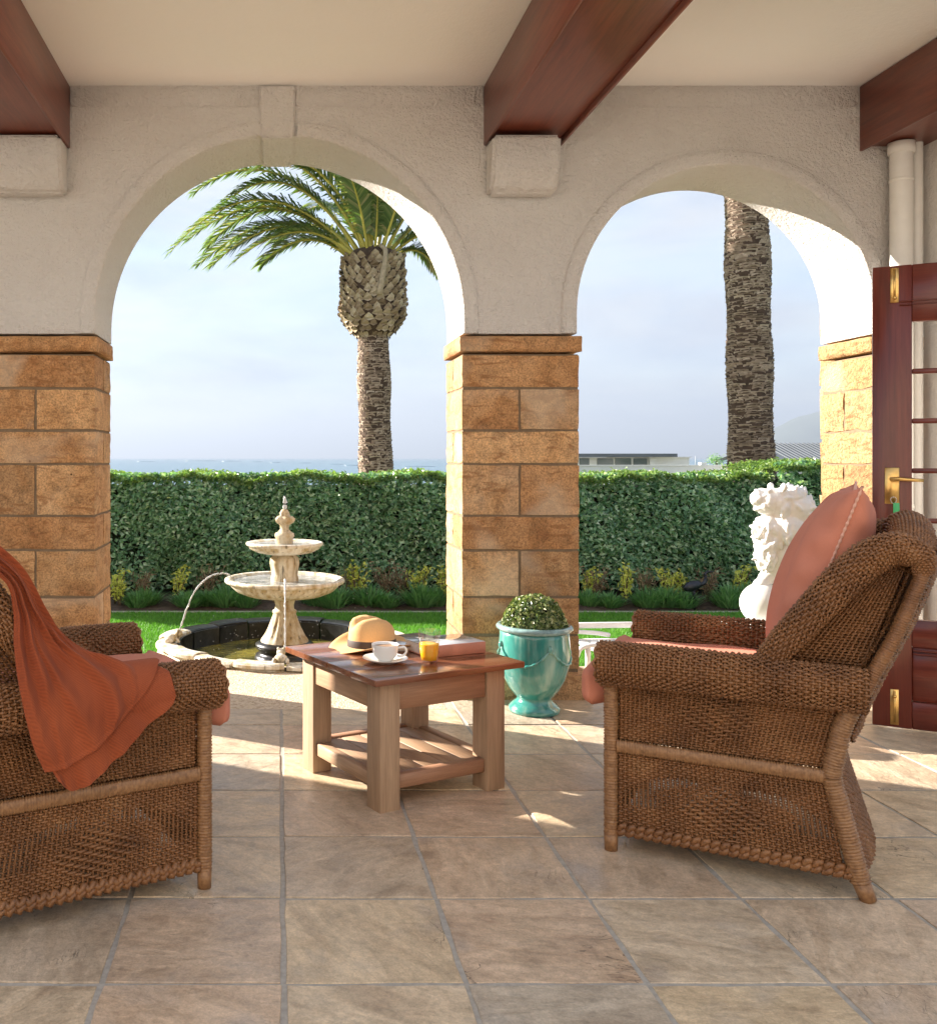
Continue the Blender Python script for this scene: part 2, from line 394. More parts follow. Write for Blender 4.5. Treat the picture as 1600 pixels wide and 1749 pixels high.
wv = t.n('ShaderNodeTexWave', _wave_type='BANDS', _bands_direction='DIAGONAL', Scale=75.0, Distortion=2.0); t.l(v, wv.inputs['Vector']); n2 = t.noise(v, 260, 3)
c = t.ramp(n1, [(.3, (.25, .050, .015)), (.7, (.34, .078, .026))]); c = t.mix(.35, c, t.ramp(t.mix(.5, wv.outputs[0], n2), [(.3, .6), (.7, 1.15)]), 'MULTIPLY')
M['throw'] = t.base(c, .95, t.bump(t.mix(.65, wv.outputs[0], n2), .45, .003), Sheen__Weight=.02)

M['lawn_soil'] = mk_plain('lawn_base', (.045, .12, .02), .9, scale=30, var=.3)
M['grass'] = mk_leaf('grass_blades', [(0, (.08, .22, .03)), (.5, (.12, .31, .045)), (1, (.17, .38, .06))], .5, .3, .3)
M['soil'] = mk_plain('soil', (.075, .05, .035), .95, scale=25, var=.4, bump=.8)
M['hedge_leaf'] = mk_leaf('hedge_leaves', [(0, (.055, .125, .065)), (.3, (.15, .29, .17)), (.65, (.26, .42, .26)), (.88, (.42, .56, .39)), (1, (.58, .68, .52))], .20, .35)  # palest stops paint in sky glints as leaf colour
M['hedge_new'] = mk_leaf('hedge_new_growth', [(0, (.10, .19, .05)), (.5, (.17, .27, .07)), (1, (.26, .34, .11))], .36, .3)
M['hedge_core'] = mk_plain('hedge_dark_core', (.012, .018, .009), .95)  # near-black solid core behind the leaves
M['twig'] = mk_plain('twig', (.13, .085, .05), .9)
M['pave_dark'] = mk_plain('far_ground', (.12, .13, .07), .95, scale=.3)

# ------------------------------------------------------------------ the large structure
YF, YB = 4.70, 5.15          # front and back of the arcade
CAP = 1.823                  # top of the capitals
CEIL = 3.065
ROOF_Y0 = 3.0  # roof stops short, out of view, to let more sky light in
A1 = (0.0, .921, 1.895)      # arch: centre x, radius, centre height
A2 = (2.232, .742, 1.927)
A0 = (-2.257, .742, 1.927)

# wall with its arches: one outline, extruded
def arc(a, n=56, r=None):
    r = r or a[1]
    return [(a[0] + r * math.cos(t), a[2] + r * math.sin(t)) for t in np.linspace(math.pi, 0, n)]
out = [(-9.0, -.15), (-2.999, -.15)]
for a in (A0, A1, A2):
    out += [(a[0] - a[1], CAP)] + arc(a) + [(a[0] + a[1], CAP)]
out += [(3.60, CAP), (3.60, 3.23), (-9.0, 3.23)]
bm = bmesh.new()
f = bm.faces.new([bm.verts.new((x, YF, z)) for x, z in out])
ex = bmesh.ops.extrude_face_region(bm, geom=[f])
for v in [g for g in ex['geom'] if isinstance(g, bmesh.types.BMVert)]: v.co.y = YB
bmesh.ops.triangulate(bm, faces=[q for q in bm.faces if len(q.verts) > 4])
wall = link('arcade_wall', bm_mesh('arcade_wall', bm, True, R(30)), M['stucco'])
tag(wall, 'white stucco arcade wall with round arches opening onto the garden', 'wall')

def arch_band(a, ang0, ang1, down0, down1):
    r0, r1, p = a[1] + .001, a[1] + .079, .016
    prof = [(r0, 0.0), (r0, -p * .6), (r0 + .006, -p), (r1 - .012, -p), (r1 - .003, -p * .55), (r1, .0)]
    path = []
    if down0: path += [(-1, z) for z in np.linspace(CAP + .002, a[2], 4)[:-1]]
    path += [(t, None) for t in np.linspace(ang0, ang1, 60)]
    if down1: path += [(1, z) for z in np.linspace(a[2], CAP + .002, 4)[1:]]
    V = []
    for t, z in path:
        for r, y in prof:
            if z is None: V.append((a[0] + r * math.cos(t), YF + y, a[2] + r * math.sin(t)))
            else: V.append((a[0] + t * r, YF + y, z))
    n, k = len(path), len(prof)
    F = [(i * k + j, i * k + j + 1, (i + 1) * k + j + 1, (i + 1) * k + j) for i in range(n - 1) for j in range(k - 1)]
    return link('arch_band', np_mesh('arch_band', V, F), M['stucco'], wall)
kw = .088 / A1[1]
arch_band(A1, math.pi, math.pi / 2 + kw, True, False)
arch_band(A1, math.pi / 2 - kw, 0, False, True)
arch_band(A2, math.pi, 0, True, True)
arch_band(A0, math.pi, 0, True, True)
# keystone: a tapering block through the wall, proud of face and soffit
zt = A1[2] + A1[1]
kb = bmesh.new()
pts = [(-.088, zt - .016), (.080, zt - .016), (.088, CEIL - .004), (-.096, CEIL - .004)]
f = kb.faces.new([kb.verts.new((x - .005, YF - .022, z)) for x, z in pts])
ex = bmesh.ops.extrude_face_region(kb, geom=[f])
for v in [g for g in ex['geom'] if isinstance(g, bmesh.types.BMVert)]: v.co.y = YB + .01
bmesh.ops.bevel(kb, geom=kb.edges[:], offset=.008, segments=2, affect='EDGES')
link('keystone', bm_mesh('keystone', kb, True, R(50)), M['stucco'], wall)
# thin plaster frieze below the ceiling
for x0, x1 in ((-1.045, -.102), (.084, 1.02), (1.41, 2.90)):
    box('frieze', x0, x1, YF - .006, YF + .01, 2.962, CEIL + .01, M['stucco'], wall, .002, 1)
# corbels under the beams
def corbel(x0, x1):
    prof = [(0, 2.505), (.085, 2.505), (.125, 2.55), (.148, 2.62), (.165, 2.69), (.172, 2.766), (0, 2.766)]
    b = bmesh.new(); f = b.faces.new([b.verts.new((x0, YF - y, z)) for y, z in prof])
    ex = bmesh.ops.extrude_face_region(b, geom=[f])
    for v in [g for g in ex['geom'] if isinstance(g, bmesh.types.BMVert)]: v.co.x = x1
    bmesh.ops.bevel(b, geom=b.edges[:], offset=.016, segments=3, affect='EDGES')
    link('corbel', bm_mesh('corbel', b, True, R(50)), M['stucco'], wall)
corbel(1.035, 1.365); corbel(-1.41, -1.06)

ceil = box('ceiling', -9.0, 3.6, ROOF_Y0, YF + .02, CEIL, CEIL + .16, M['ceiling']); tag(ceil, kind='structure')

def beam(x0, x1, z0, label, lip):
    e = empty('ceiling_beam', ((x0 + x1) / 2, YF, z0), 0, label, 'beam')
    w = (x1 - x0) / 2; L = YF - ROOF_Y0 - .02
    box('timber', -w, w, -L, -.002, 0, CEIL - z0 - .002, M['beam'], e, .006, 2)
    for s in lip:
        xa, xb = (-w - .016, -w - .001) if s < 0 else (w + .001, w + .016)
        box('side_board', xa, xb, -L, -.004, -.024, CEIL - z0 - .004, M['beam'], e, .003, 1)
beam(1.040, 1.40, 2.788, 'long dark mahogany ceiling beam resting on the corbel between the two arches', (-1, 1))
beam(-1.42, -1.063, 2.775, 'dark mahogany ceiling beam over the pillar beside the wicker chair with the throw', (-1, 1))
beam(2.922, 3.30, 2.760, 'dark mahogany ceiling beam ending above the white downpipe', (-1,))

# side wall of the house with the french door
rw = box('house_wall', 3.22, 3.55, 3.86, YF - .002, -.05, CEIL - .002, M['plaster_wall'])
tag(rw, 'white plastered house wall behind the open french door', 'wall')

bwl = box('rear_bounce_wall', -7.0, 5.0, -2.75, -2.4, -.05, 5.2, M['tan_wall'])  # unseen wall added behind the camera to bounce sun into the veranda
tag(bwl, 'tall tan plastered house wall behind the camera, added to bounce sunlight onto the arcade', 'wall')

# ------------------------------------------------------------------ floor
fl = box('floor', -9.0, 4.2, -3.0, YB + .05, -.16, -.0032, M['grout']); tag(fl, kind='structure')
PX, PY = .4160, .4148
tiles = []
for k in range(8):
    w, d = PX / 2 - .0065, PY / 2 - .0065
    b = bmesh.new(); r = random.Random(100 + k)
    n = 5; ring = []
    for (ax, ay, bx_, by_) in ((-w, -d, w, -d), (w, -d, w, d), (w, d, -w, d), (-w, d, -w, -d)):
        for i in range(n):
            f_ = i / n; ring.append((ax + (bx_ - ax) * f_ + r.uniform(-.0028, .0028), ay + (by_ - ay) * f_ + r.uniform(-.0028, .0028)))
    top = [b.verts.new((x * .992, y * .992, 0)) for x, y in ring]
    mid = [b.verts.new((x, y, -.0016)) for x, y in ring]
    bot = [b.verts.new((x, y, -.02)) for x, y in ring]
    b.faces.new(top)
    for i in range(len(ring)):
        j = (i + 1) % len(ring)
        b.faces.new((top[i], mid[i], mid[j], top[j])); b.faces.new((mid[i], bot[i], bot[j], mid[j]))
    tiles.append(bm_mesh('tile', b))
    tiles[-1].materials.append(M['tile'])
for i in range(-9, 8):
    for j in range(-11, 6):
        x = .010 + PX * (i + .5); y0 = 2.138 + PY * j; y = y0 + PY / 2; sy = 1.0
        if j == 5:
            y1 = 4.478 if -.99 < x < .80 else 4.645
            y = (y0 + y1) / 2; sy = (y1 - y0) / PY
        o = link('tile', tiles[(i * 5 + j * 3) % 8], None, fl, (x, y, random.uniform(-.0012, .0012)), (random.uniform(-.0015, .0015), random.uniform(-.0015, .0015), random.choice((0, math.pi)) if sy == 1 else 0), (1, sy, 1))
agg = box('threshold', -.965, .80, 4.482, 5.40, -.10, -.002, M['aggregate']); tag(agg, kind='structure')
agg2 = box('paving', -6.0, 6.0, 5.402, 5.52, -.18, -.06, M['aggregate']); tag(agg2, kind='structure')
agg3 = box('right_threshold', 1.56, 2.95, 4.65, 5.40, -.10, -.002, M['aggregate']); agg3.name = 'doorstep'; tag(agg3, kind='structure')

# ------------------------------------------------------------------ pillars
COURSE = [1.720, 1.550, 1.338, 1.168, .909, .736, .501, .310, .134]
def pillar(x0, x1, xj, label, mat_, flip=False, amp=.0025, seed=0, plinth=True):
    cx = (x0 + x1) / 2; yc = (YF + YB) / 2
    e = empty('pillar', (cx, yc, 0), 0, label, 'pillar')
    w, d = (x1 - x0) / 2, (YB - YF) / 2
    box('mortar_core', -w + .008, w - .008, -d + .008, d - .008, -.12, 1.72, M['mortar'], e)
    # capital with a rounded nose
    b = rough_block(-w - .020, w + .020, -d - .016, d + .02, 1.722, CAP - .001, .012, .002, seed, 4)
    link('capital', bm_mesh('capital', b), mat_, e)
    g = .0024
    for i in range(len(COURSE) - 1):
        z1, z0 = COURSE[i], COURSE[i + 1]
        two = (i % 2 == 1) != flip
        if two: parts = [(-w, xj - cx - g, -d, d), (xj - cx + g, w, -d, d)]
        else: parts = [(-w, w, -d, .02 - g), (-w, w, .02 + g, d)]
        for k, (a, b_, c_, d_) in enumerate(parts):
            bb = rough_block(a, b_, c_, d_, z0 + g, z1 - g, .004, amp, seed * 100 + i * 7 + k, 4)
            link('stone_block', bm_mesh('stone_block', bb), mat_, e)
    if plinth:
        pr = [(.0, .0), (.058, .0), (.060, .085), (.052, .112), (.030, .128), (.0, .132)]
        for k, (a, b_) in enumerate(((-w - .06, xj - cx - g), (xj - cx + g, w + .06))):
            bb = rough_block(a, b_, -d - .055, d + .06, -.10, .131, .014, .003, seed * 50 + k, 4)
            link('plinth_block', bm_mesh('plinth_block', bb), mat_, e)
    return e
pillar(.914, 1.507, 1.206, 'sandstone block pillar between the two arches behind the turquoise urn', M['sandstone'], seed=3)
pillar(-1.515, -.922, -1.222, 'sandstone block pillar beside the fountain arch behind the chair with the throw', M['sandstone'], seed=5)
pr = pillar(2.974, 3.58, 3.25, 'rough sandstone pillar catching the sun beside the open mahogany door', M['rockface'], True, .006, 8, False)
for i, (z0, z1) in enumerate(((1.84, 2.06), (1.60, 1.835), (1.30, 1.595), (1.0, 1.295), (.65, .995), (.3, .645), (-.12, .295))):
    bb = rough_block(3.055 - 3.277, .3, YB + .012 - 4.925, YB + .16 - 4.925, z0, z1, .006, .005, 900 + i, 3)
    link('outer_stone', bm_mesh('outer_stone', bb), M['rockface'], pr)

# ------------------------------------------------------------------ ground outside, bed, sea
gz = -.125
lawn = box('lawn', -9, 14, 5.5, 8.03, gz - .3, gz, M['lawn_soil']); tag(lawn, kind='structure')
bed = np_mesh('flower_bed', [(x, y, gz + .012 + .03 * math.sin(x * 3 + y * 7) * .5 + (.02 if 8.1 < y < 9 else -.03)) for y in (8.02, 8.2, 8.5, 8.9, 10.2) for x in np.linspace(-9, 14, 80)],
              [(j * 80 + i, j * 80 + i + 1, (j + 1) * 80 + i + 1, (j + 1) * 80 + i) for j in range(4) for i in range(79)])
bed = link('flower_bed', bed, M['soil']); tag(bed, kind='structure')
edge = box('bed_edging', -9, 14, 7.995, 8.03, gz - .05, gz + .014, M['grout'], None, .006); tag(edge, kind='structure')
ys = [-60, -3.05, 10.1, 20, 35, 60, 110, 200, 420]; zs = [-.3, -.25, -.35, -1.6, -2.6, -4.2, -8.5, -12, -14]
xs = np.linspace(-400, 400, 21)
gm = np_mesh('ground', [(x, y, z) for y, z in zip(ys, zs) for x in xs], [(j * 21 + i, j * 21 + i + 1, (j + 1) * 21 + i + 1, (j + 1) * 21 + i) for j in range(8) for i in range(20)])
ground = link('ground', gm, M['pave_dark']); tag(ground, kind='structure')
terr = box('terrace', -9.0, 4.2, -9.0, -3.01, -.2, -.02, M['aggregate']); tag(terr, kind='structure')
t = NT('sea_water'); v = t.coords((.02, .1, 1)); n1 = t.noise(v, 1.0, 6, .6); n2 = t.noise(t.coords((.002, .02, 1)), 1.0, 3)
M['sea'] = t.base(t.ramp(n2, [(.3, (.05, .12, .17)), (.7, (.08, .17, .22))]), .28, t.bump(n1, .5, 2.0))
SEAZ = -13.0
sea = link('sea', np_mesh('sea', [(-40000, 250, SEAZ), (40000, 250, SEAZ), (40000, 60000, SEAZ), (-40000, 60000, SEAZ)], [(0, 1, 2, 3)], False), M['sea']); tag(sea, kind='structure')
for px, py, wd in ((250, 788.6, 34), (345, 787.4, 60), (395, 788, 36), (438, 789, 26), (470, 790.4, 22), (520, 791, 24), (573, 793, 28), (600, 795, 30), (715, 797, 60), (640, 796, 30)):
    Y = (1.2 - SEAZ) * 1600 / (py - 782); X = (px - 477) * Y / 1600; L = wd * Y / 1600
    mb = MB(); mb.ell((0, 0, 0), (L / 2, Y * .012, Y * .0007), 20, 7); mb.build('swell', M['sea'], sea, loc=(X, Y, SEAZ))

# ------------------------------------------------------------------ the hedge, and an unseen sun-side return added to block low sun
def leaves(n, P, Nn, ln, wd, spread=.9, fold=.25):
    """n folded leaf rhombs at P facing roughly Nn"""
    D = Nn + rng.normal(0, spread, (n, 3)); D /= np.linalg.norm(D, axis=1)[:, None]
    U = rng.normal(0, 1, (n, 3)); U -= D * (U * D).sum(1)[:, None]; U /= np.linalg.norm(U, axis=1)[:, None]
    W = np.cross(D, U)
    L = (ln * rng.uniform(.65, 1.25, n))[:, None]; w = (wd * rng.uniform(.7, 1.2, n))[:, None]
    a = P - U * L * .5; b = P + U * L * .5 - D * L * .12; m1 = P + W * w * .5 + D * w * fold; m2 = P - W * w * .5 + D * w * fold
    V = np.stack([a, m1, b, m2], 1).reshape(-1, 3)
    i = np.arange(n) * 4
    T = np.concatenate([np.stack([i, i + 1, i + 2], -1), np.stack([i, i + 2, i + 3], -1)])
    return V, T
def lump(x, z, s=0.0): return .06 * np.sin(x * 2.1 + s) * np.sin(z * 3.7 + x * .7) + .05 * np.sin(x * 5.3 + z * 4.1 + s) + .03 * np.sin(x * 11 + s * 2) * np.sin(z * 9)
def hedge(x0, x1, yf, depth, zt, label, dens_f=4200, dens_t=3000, seed=0.0, zb=gz):
    e = empty('hedge', ((x0 + x1) / 2, yf + depth / 2, zb), 0, label, 'hedge', None); o = np.array(e.location)
    H = zt - zb
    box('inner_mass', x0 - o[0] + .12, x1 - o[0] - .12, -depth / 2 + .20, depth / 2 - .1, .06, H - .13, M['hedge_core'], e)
    n = int(dens_f * (x1 - x0) * H)
    x = rng.uniform(x0, x1, n); z = zb + .10 + (H - .10) * rng.uniform(0, 1, n) ** .95; dp = rng.exponential(.045, n).clip(0, .2)
    y = yf + lump(x, z, seed) + dp + .05 * ((z - zb) / H) ** 4
    hol = np.sin(x * 1.7 + 1.3 + seed) * np.sin(z * 5.1 + x * 2.3); low = (z - zb) / H
    keep = rng.uniform(0, 1, n) > np.where(hol > .72, .62, 0.0) * (low < .75) + (low < .16) * .35
    P = np.stack([x, y, z], -1)[keep]
    V, T = leaves(len(P), P - o, np.array([-.05, -.75, .85]), .058, .034, .55)
    f = link('foliage', MB().add(V, None, T).mesh('foliage', False), M['hedge_leaf'], e); f['kind'] = 'stuff'
    n = int(dens_t * (x1 - x0) * depth)
    x = rng.uniform(x0, x1, n); y = yf + depth * rng.uniform(0, 1, n) ** 1.3
    z = zt + .022 * np.sin(x * 6 + seed) + .02 * np.sin(x * 17 + y * 9) + rng.normal(0, .015, n) - .04
    P = np.stack([x, y + lump(x, z, seed) * .4, z], -1)
    V, T = leaves(len(P), P - o, np.array([-.2, -.35, .9]), .05, .026, .7)
    f = link('new_growth', MB().add(V, None, T).mesh('new_growth', False), M['hedge_new'], e); f['kind'] = 'stuff'
    # twigs and trunks at the bottom
    for k in range(int((x1 - x0) / .55)):
        xx = x0 + .3 + k * .55 + random.uniform(-.15, .15)
        mb = MB(); mb.tube([(xx - o[0], -depth / 2 + .22, -.05), (xx - o[0] + random.uniform(-.05, .05), -depth / 2 + .2, .2), (xx - o[0] + random.uniform(-.1, .1), -depth / 2 + .28, .45)], np.linspace(.02, .012, 6), 6, 6)
        mb.build('stem', M['twig'], e)
    return e
hedge(-3.4, 4.60, 8.72, .95, 1.055, 'long clipped dark green hedge behind the flower bed and fountain')
hedge(4.62, 8.0, 8.66, 1.2, 1.165, 'taller hedge section beyond the rough sunlit pillar', 3200, 2600, 2.0)
hedge(-4.6, -3.45, 5.75, .8, 1.38, 'short unseen hedge outside the arch, added to block low sun', 2200, 1800, 1.0)  # out of frame, added to keep low sun off the floor

# ------------------------------------------------------------------ grass
def grass_patch(name, x0, x1, y0, y1, n, h):
    x = rng.uniform(x0, x1, n); y = rng.uniform(y0, y1, n)
    a = rng.uniform(0, 2 * np.pi, n); hh = h * rng.uniform(.6, 1.3, n); w = .0028
    P = np.stack([x, y, np.full(n, gz - .002)], -1)
    s = np.stack([np.cos(a) * w, np.sin(a) * w, np.zeros(n)], -1); ln = np.stack([rng.normal(0, .4, n) * hh, rng.normal(0, .4, n) * hh, hh], -1)
    V = np.stack([P - s, P + s, P + ln], 1).reshape(-1, 3); T = np.arange(3 * n).reshape(-1, 3)
    o = link(name, MB().add(V, None, T).mesh(name, False), M['grass']); tag(o, 'mown bright green lawn grass around the fountain', 'grass', kind='stuff')
grass_patch('grass', -3.2, 6.0, 5.55, 7.99, 230000, .03)

# ------------------------------------------------------------------ bed plants
M['tuft'] = mk_leaf('tuft_leaves', [(0, (.08, .19, .07)), (.6, (.14, .30, .11)), (1, (.22, .38, .16))], .5, .25)
M['yellow'] = mk_leaf('yellow_green_leaves', [(0, (.38, .42, .07)), (.5, (.58, .58, .11)), (1, (.72, .66, .20))], .45, .3)
M['dry'] = mk_leaf('dry_brown_leaves', [(0, (.20, .13, .08)), (.5, (.30, .21, .13)), (1, (.38, .29, .18))], .7, .2)
def tuft_mesh(seed, r, h, n):
    g = np.random.default_rng(seed); a = g.uniform(0, 2 * np.pi, n); q = g.uniform(0, 1, n) ** .6
    base = np.stack([np.cos(a) * q * r * .6, np.sin(a) * q * r * .6, np.zeros(n)], -1)
    hh = h * g.uniform(.6, 1.1, n) * (1.1 - .45 * q)
    tip = base + np.stack([np.cos(a) * q * r * .8 + g.normal(0, .03, n), np.sin(a) * q * r * .8 + g.normal(0, .03, n), hh], -1)
    s = np.stack([-np.sin(a), np.cos(a), np.zeros(n)], -1) * .006
    mid = (base + tip) / 2 + np.array([0, 0, 1]) * hh[:, None] * .18
    V = np.stack([base - s, base + s, mid + s, tip, mid - s], 1).reshape(-1, 3); i = np.arange(n) * 5
    T = np.concatenate([np.stack([i, i + 1, i + 2], -1), np.stack([i, i + 2, i + 4], -1), np.stack([i + 4, i + 2, i + 3], -1)])
    return MB().add(V, None, T).mesh('blades', False)
def shrub_meshes(seed, r, h, n, ns, ln, wd):
    g = np.random.default_rng(seed); mb = MB(); pts = []
    for k in range(ns):
        a = g.uniform(0, 2 * np.pi); rr = r * g.uniform(.2, 1); top = np.array([math.cos(a) * rr, math.sin(a) * rr, h * g.uniform(.7, 1.05)])
        mb.tube([(0, 0, -.02), tuple(top * np.array([.4, .4, .55])), tuple(top)], np.linspace(.006, .002, 6), 6, 4)
        for q in g.uniform(.35, 1.02, n // ns): pts.append(top * np.array([q ** 1.3, q ** 1.3, q]) + g.normal(0, .022, 3))
    P = np.array(pts); V, T = leaves(len(P), P, np.array([0, -.3, .8]), ln, wd, .9)
    return mb.mesh('stems'), MB().add(V, None, T).mesh('leaves', False)
tm = [tuft_mesh(40 + i, .17, .165, 260) for i in range(3)]
for m_ in tm: m_.materials.append(M['tuft'])
ym = [shrub_meshes(60 + i, .12, .29, 150, 8, .042, .020) for i in range(2)]
for a_, b_ in ym: a_.materials.append(M['twig']); b_.materials.append(M['yellow'])
dm = [shrub_meshes(80 + i, .15, .30, 150, 12, .05, .010) for i in range(2)]
for a_, b_ in dm: a_.materials.append(M['twig']); b_.materials.append(M['dry'])
def bed_x(px, y): return (px - 477) * y / 1600
def bed_zone(px):
    for lim, w in ((290, 'beside the pillar behind the throw chair'), (450, 'behind the arching water jet'), (580, 'directly behind the fountain'), (900, 'between the fountain and the urn pillar'), (1120, 'just past the urn pillar'), (1225, 'near the bird figure'), (2000, 'beside the lion statue')):
        if px < lim: return w
for k, (px, y, s) in enumerate(((235, 8.2, .85), (250, 8.33, 1.1), (322, 8.22, 1.05), (352, 8.3, 1.0), (385, 8.25, 1.15), (420, 8.22, .95), (540, 8.25, 1.0), (570, 8.2, 1.15), (630, 8.28, 1.2), (660, 8.2, .9), (720, 8.25, 1.15), (745, 8.3, 1.0),
                               (1003, 8.25, .9), (1040, 8.2, .85), (1105, 8.22, 1.0), (1135, 8.25, 1.2), (1165, 8.2, 1.0), (1245, 8.2, 1.1), (1270, 8.28, 1.2), (1350, 8.25, 1.1), (1385, 8.2, 1.1), (140, 8.2, 1.0), (80, 8.3, 1.1), (850, 8.2, 1.0))):
    e = empty('grass_tuft', (bed_x(px, y), y, gz + .02), random.uniform(0, 6), 'low green grassy tuft at the bed edge ' + bed_zone(px), 'plant', 'green tufts edging the bed ' + bed_zone(px))
    e.scale = (s, s, s * random.uniform(.85, 1.15)); link('blades', tm[k % 3], None, e)
for k, (px, y, s) in enumerate(((196, 8.3, 1.0), (205, 8.2, .8), (305, 8.4, 1.05), (430, 8.4, .9), (468, 8.35, .8), (608, 8.42, 1.15), (712, 8.4, 1.1), (755, 8.38, 1.0), (1005, 8.4, 1.0), (1068, 8.3, 1.1), (1142, 8.4, 1.0), (1155, 8.45, .9), (1260, 8.4, 1.1), (1375, 8.4, 1.0))):
    e = empty('yellow_shrub', (bed_x(px, y), y, gz + .02), random.uniform(0, 6), 'small yellow-green shrub in the bed ' + bed_zone(px), 'plant', 'yellow shrubs in the bed ' + bed_zone(px))
    e.scale = (s, s, s); a_, b_ = ym[k % 2]; link('stems', a_, None, e); link('leaves', b_, None, e)
for k, (px, y, s) in enumerate(((243, 8.45, 1.0), (355, 8.42, 1.1), (660, 8.5, 1.2), (585, 8.5, .9), (1020, 8.4, 1.1), (1098, 8.4, 1.0), (1208, 8.4, 1.1), (690, 8.48, 1.0))):
    e = empty('dry_shrub', (bed_x(px, y), y, gz + .02), random.uniform(0, 6), 'dry brown twiggy plant in the bed ' + bed_zone(px), 'plant', 'dry brown plants in the bed ' + bed_zone(px))
    e.scale = (s, s, s); a_, b_ = dm[k % 2]; link('stems', a_, None, e); link('leaves', b_, None, e)

# bird figure in the bed
M['bronze'] = mk_plain('dark_bronze', (.035, .035, .045), .4, .6)
y = 8.15; e = empty('bird_statue', (bed_x(1188, y), y, gz), 0, 'dark metal wading bird figure standing in the flower bed', 'statue')
mb = MB(); mb.ell((-.03, 0, .21), (.085, .04, .045), M=Matrix.Rotation(R(-18), 4, 'Y')); mb.build('body', M['bronze'], e)
mb = MB(); mb.tube([(.03, 0, .22), (.075, 0, .24), (.085, 0, .28), (.08, 0, .31), (.10, 0, .335)], np.linspace(.02, .011, 12), 12, 7); mb.tube([(.10, 0, .335), (.165, 0, .335)], np.array([.012, .002]), 2, 6); mb.build('neck_and_beak', M['bronze'], e)
for s in (-1, 1): MB().tube([(-.02, s * .015, .19), (-.015, s * .015, .09), (-.02, s * .015, 0)], .006, 5, 5).build('leg', M['bronze'], e)

# ------------------------------------------------------------------ palms
M['frond'] = mk_leaf('palm_leaflets', [(0, (.085, .145, .045)), (.5, (.155, .235, .075)), (.85, (.26, .31, .12)), (1, (.46, .37, .20))], .36, .34)
M['rachis'] = mk_plain('palm_rachis', (.50, .44, .08), .5, scale=6)
t = NT('palm_bark'); v = t.coords(); isl = t.island(); n2 = t.noise(v, 30, 4)
c = t.ramp(isl, [(0, (.27, .20, .145)), (.5, (.46, .35, .265)), (1, (.64, .52, .41))]); c = t.mix(.5, c, t.ramp(n2, [(.3, .5), (.7, 1.2)]), 'MULTIPLY')
M['bark'] = t.base(c, .9, t.bump(n2, .5, .01))
t = NT('palm_boots'); v = t.coords(); isl = t.island(); n2 = t.noise(v, 22, 4)
c = t.ramp(isl, [(0, (.24, .17, .10)), (.4, (.42, .32, .20)), (1, (.62, .52, .36))]); c = t.mix(.5, c, t.ramp(n2, [(.3, .45), (.7, 1.2)]), 'MULTIPLY')
M['boot'] = t.base(c, .9, t.bump(n2, .5, .01))
M['fibre'] = mk_plain('palm_fibre', (.085, .052, .033), .95, scale=15, var=.4)
def frond(e, p0, p1, p2, ll=.44, n=100):
    p0, p1, p2 = (np.array(p, float) for p in (p0, p1, p2))
    tt = np.linspace(0, 1, 30)[:, None]; P = (1 - tt) ** 2 * p0 + 2 * (1 - tt) * tt * p1 + tt ** 2 * p2
    fr = MB(); fr.add(*tube_arrays(P, np.linspace(.034, .005, 30), 5, (0, 0, 1), 1, .7)); fo = fr.build('frond', M['rachis'], e)
    T, A, B = frames(P)
    q = np.repeat(np.linspace(.14, .995, n), 2); side = np.tile([1., -1.], n); q = q + rng.normal(0, .004, 2 * n); q = q.clip(.1, 1)
    idx = q * 29; i0 = idx.astype(int).clip(0, 28); f = (idx - i0)[:, None]
    c = P[i0] * (1 - f) + P[i0 + 1] * f; Tt, Aa, Bb = T[i0], A[i0], B[i0]
    L = ll * (np.minimum(1, .45 + (q - .14) * 2.6)) * (1 - .55 * np.maximum(0, (q - .55) / .45) ** 1.4) * rng.uniform(.85, 1.12, 2 * n)
    d = Bb * side[:, None] * .75 + Tt * (.55 + .5 * q)[:, None] + Aa * (.28 + rng.normal(0, .12, 2 * n))[:, None]
    d /= np.linalg.norm(d, axis=1)[:, None]
    droop = np.zeros_like(d); droop[:, 2] = -1; wind = np.zeros_like(d); wind[:, 0] = -1
    mid = c + d * (L * .55)[:, None] + droop * (L * .04)[:, None]; tip = c + d * (L * .95)[:, None] + droop * (L * .34)[:, None] + wind * (L * .10)[:, None]
    wv = np.cross(d, Aa); wv /= np.linalg.norm(wv, axis=1)[:, None] + 1e-9; wv *= .019
    V = np.stack([c - wv * .5, c + wv * .5, mid + wv, tip, mid - wv], 1).reshape(-1, 3); i = np.arange(2 * n) * 5
    Tn = np.concatenate([np.stack([i, i + 1, i + 2], -1), np.stack([i, i + 2, i + 4], -1), np.stack([i + 4, i + 2, i + 3], -1)])
    link('leaflets', MB().add(V, None, Tn).mesh('leaflets', False), M['frond'], fo)
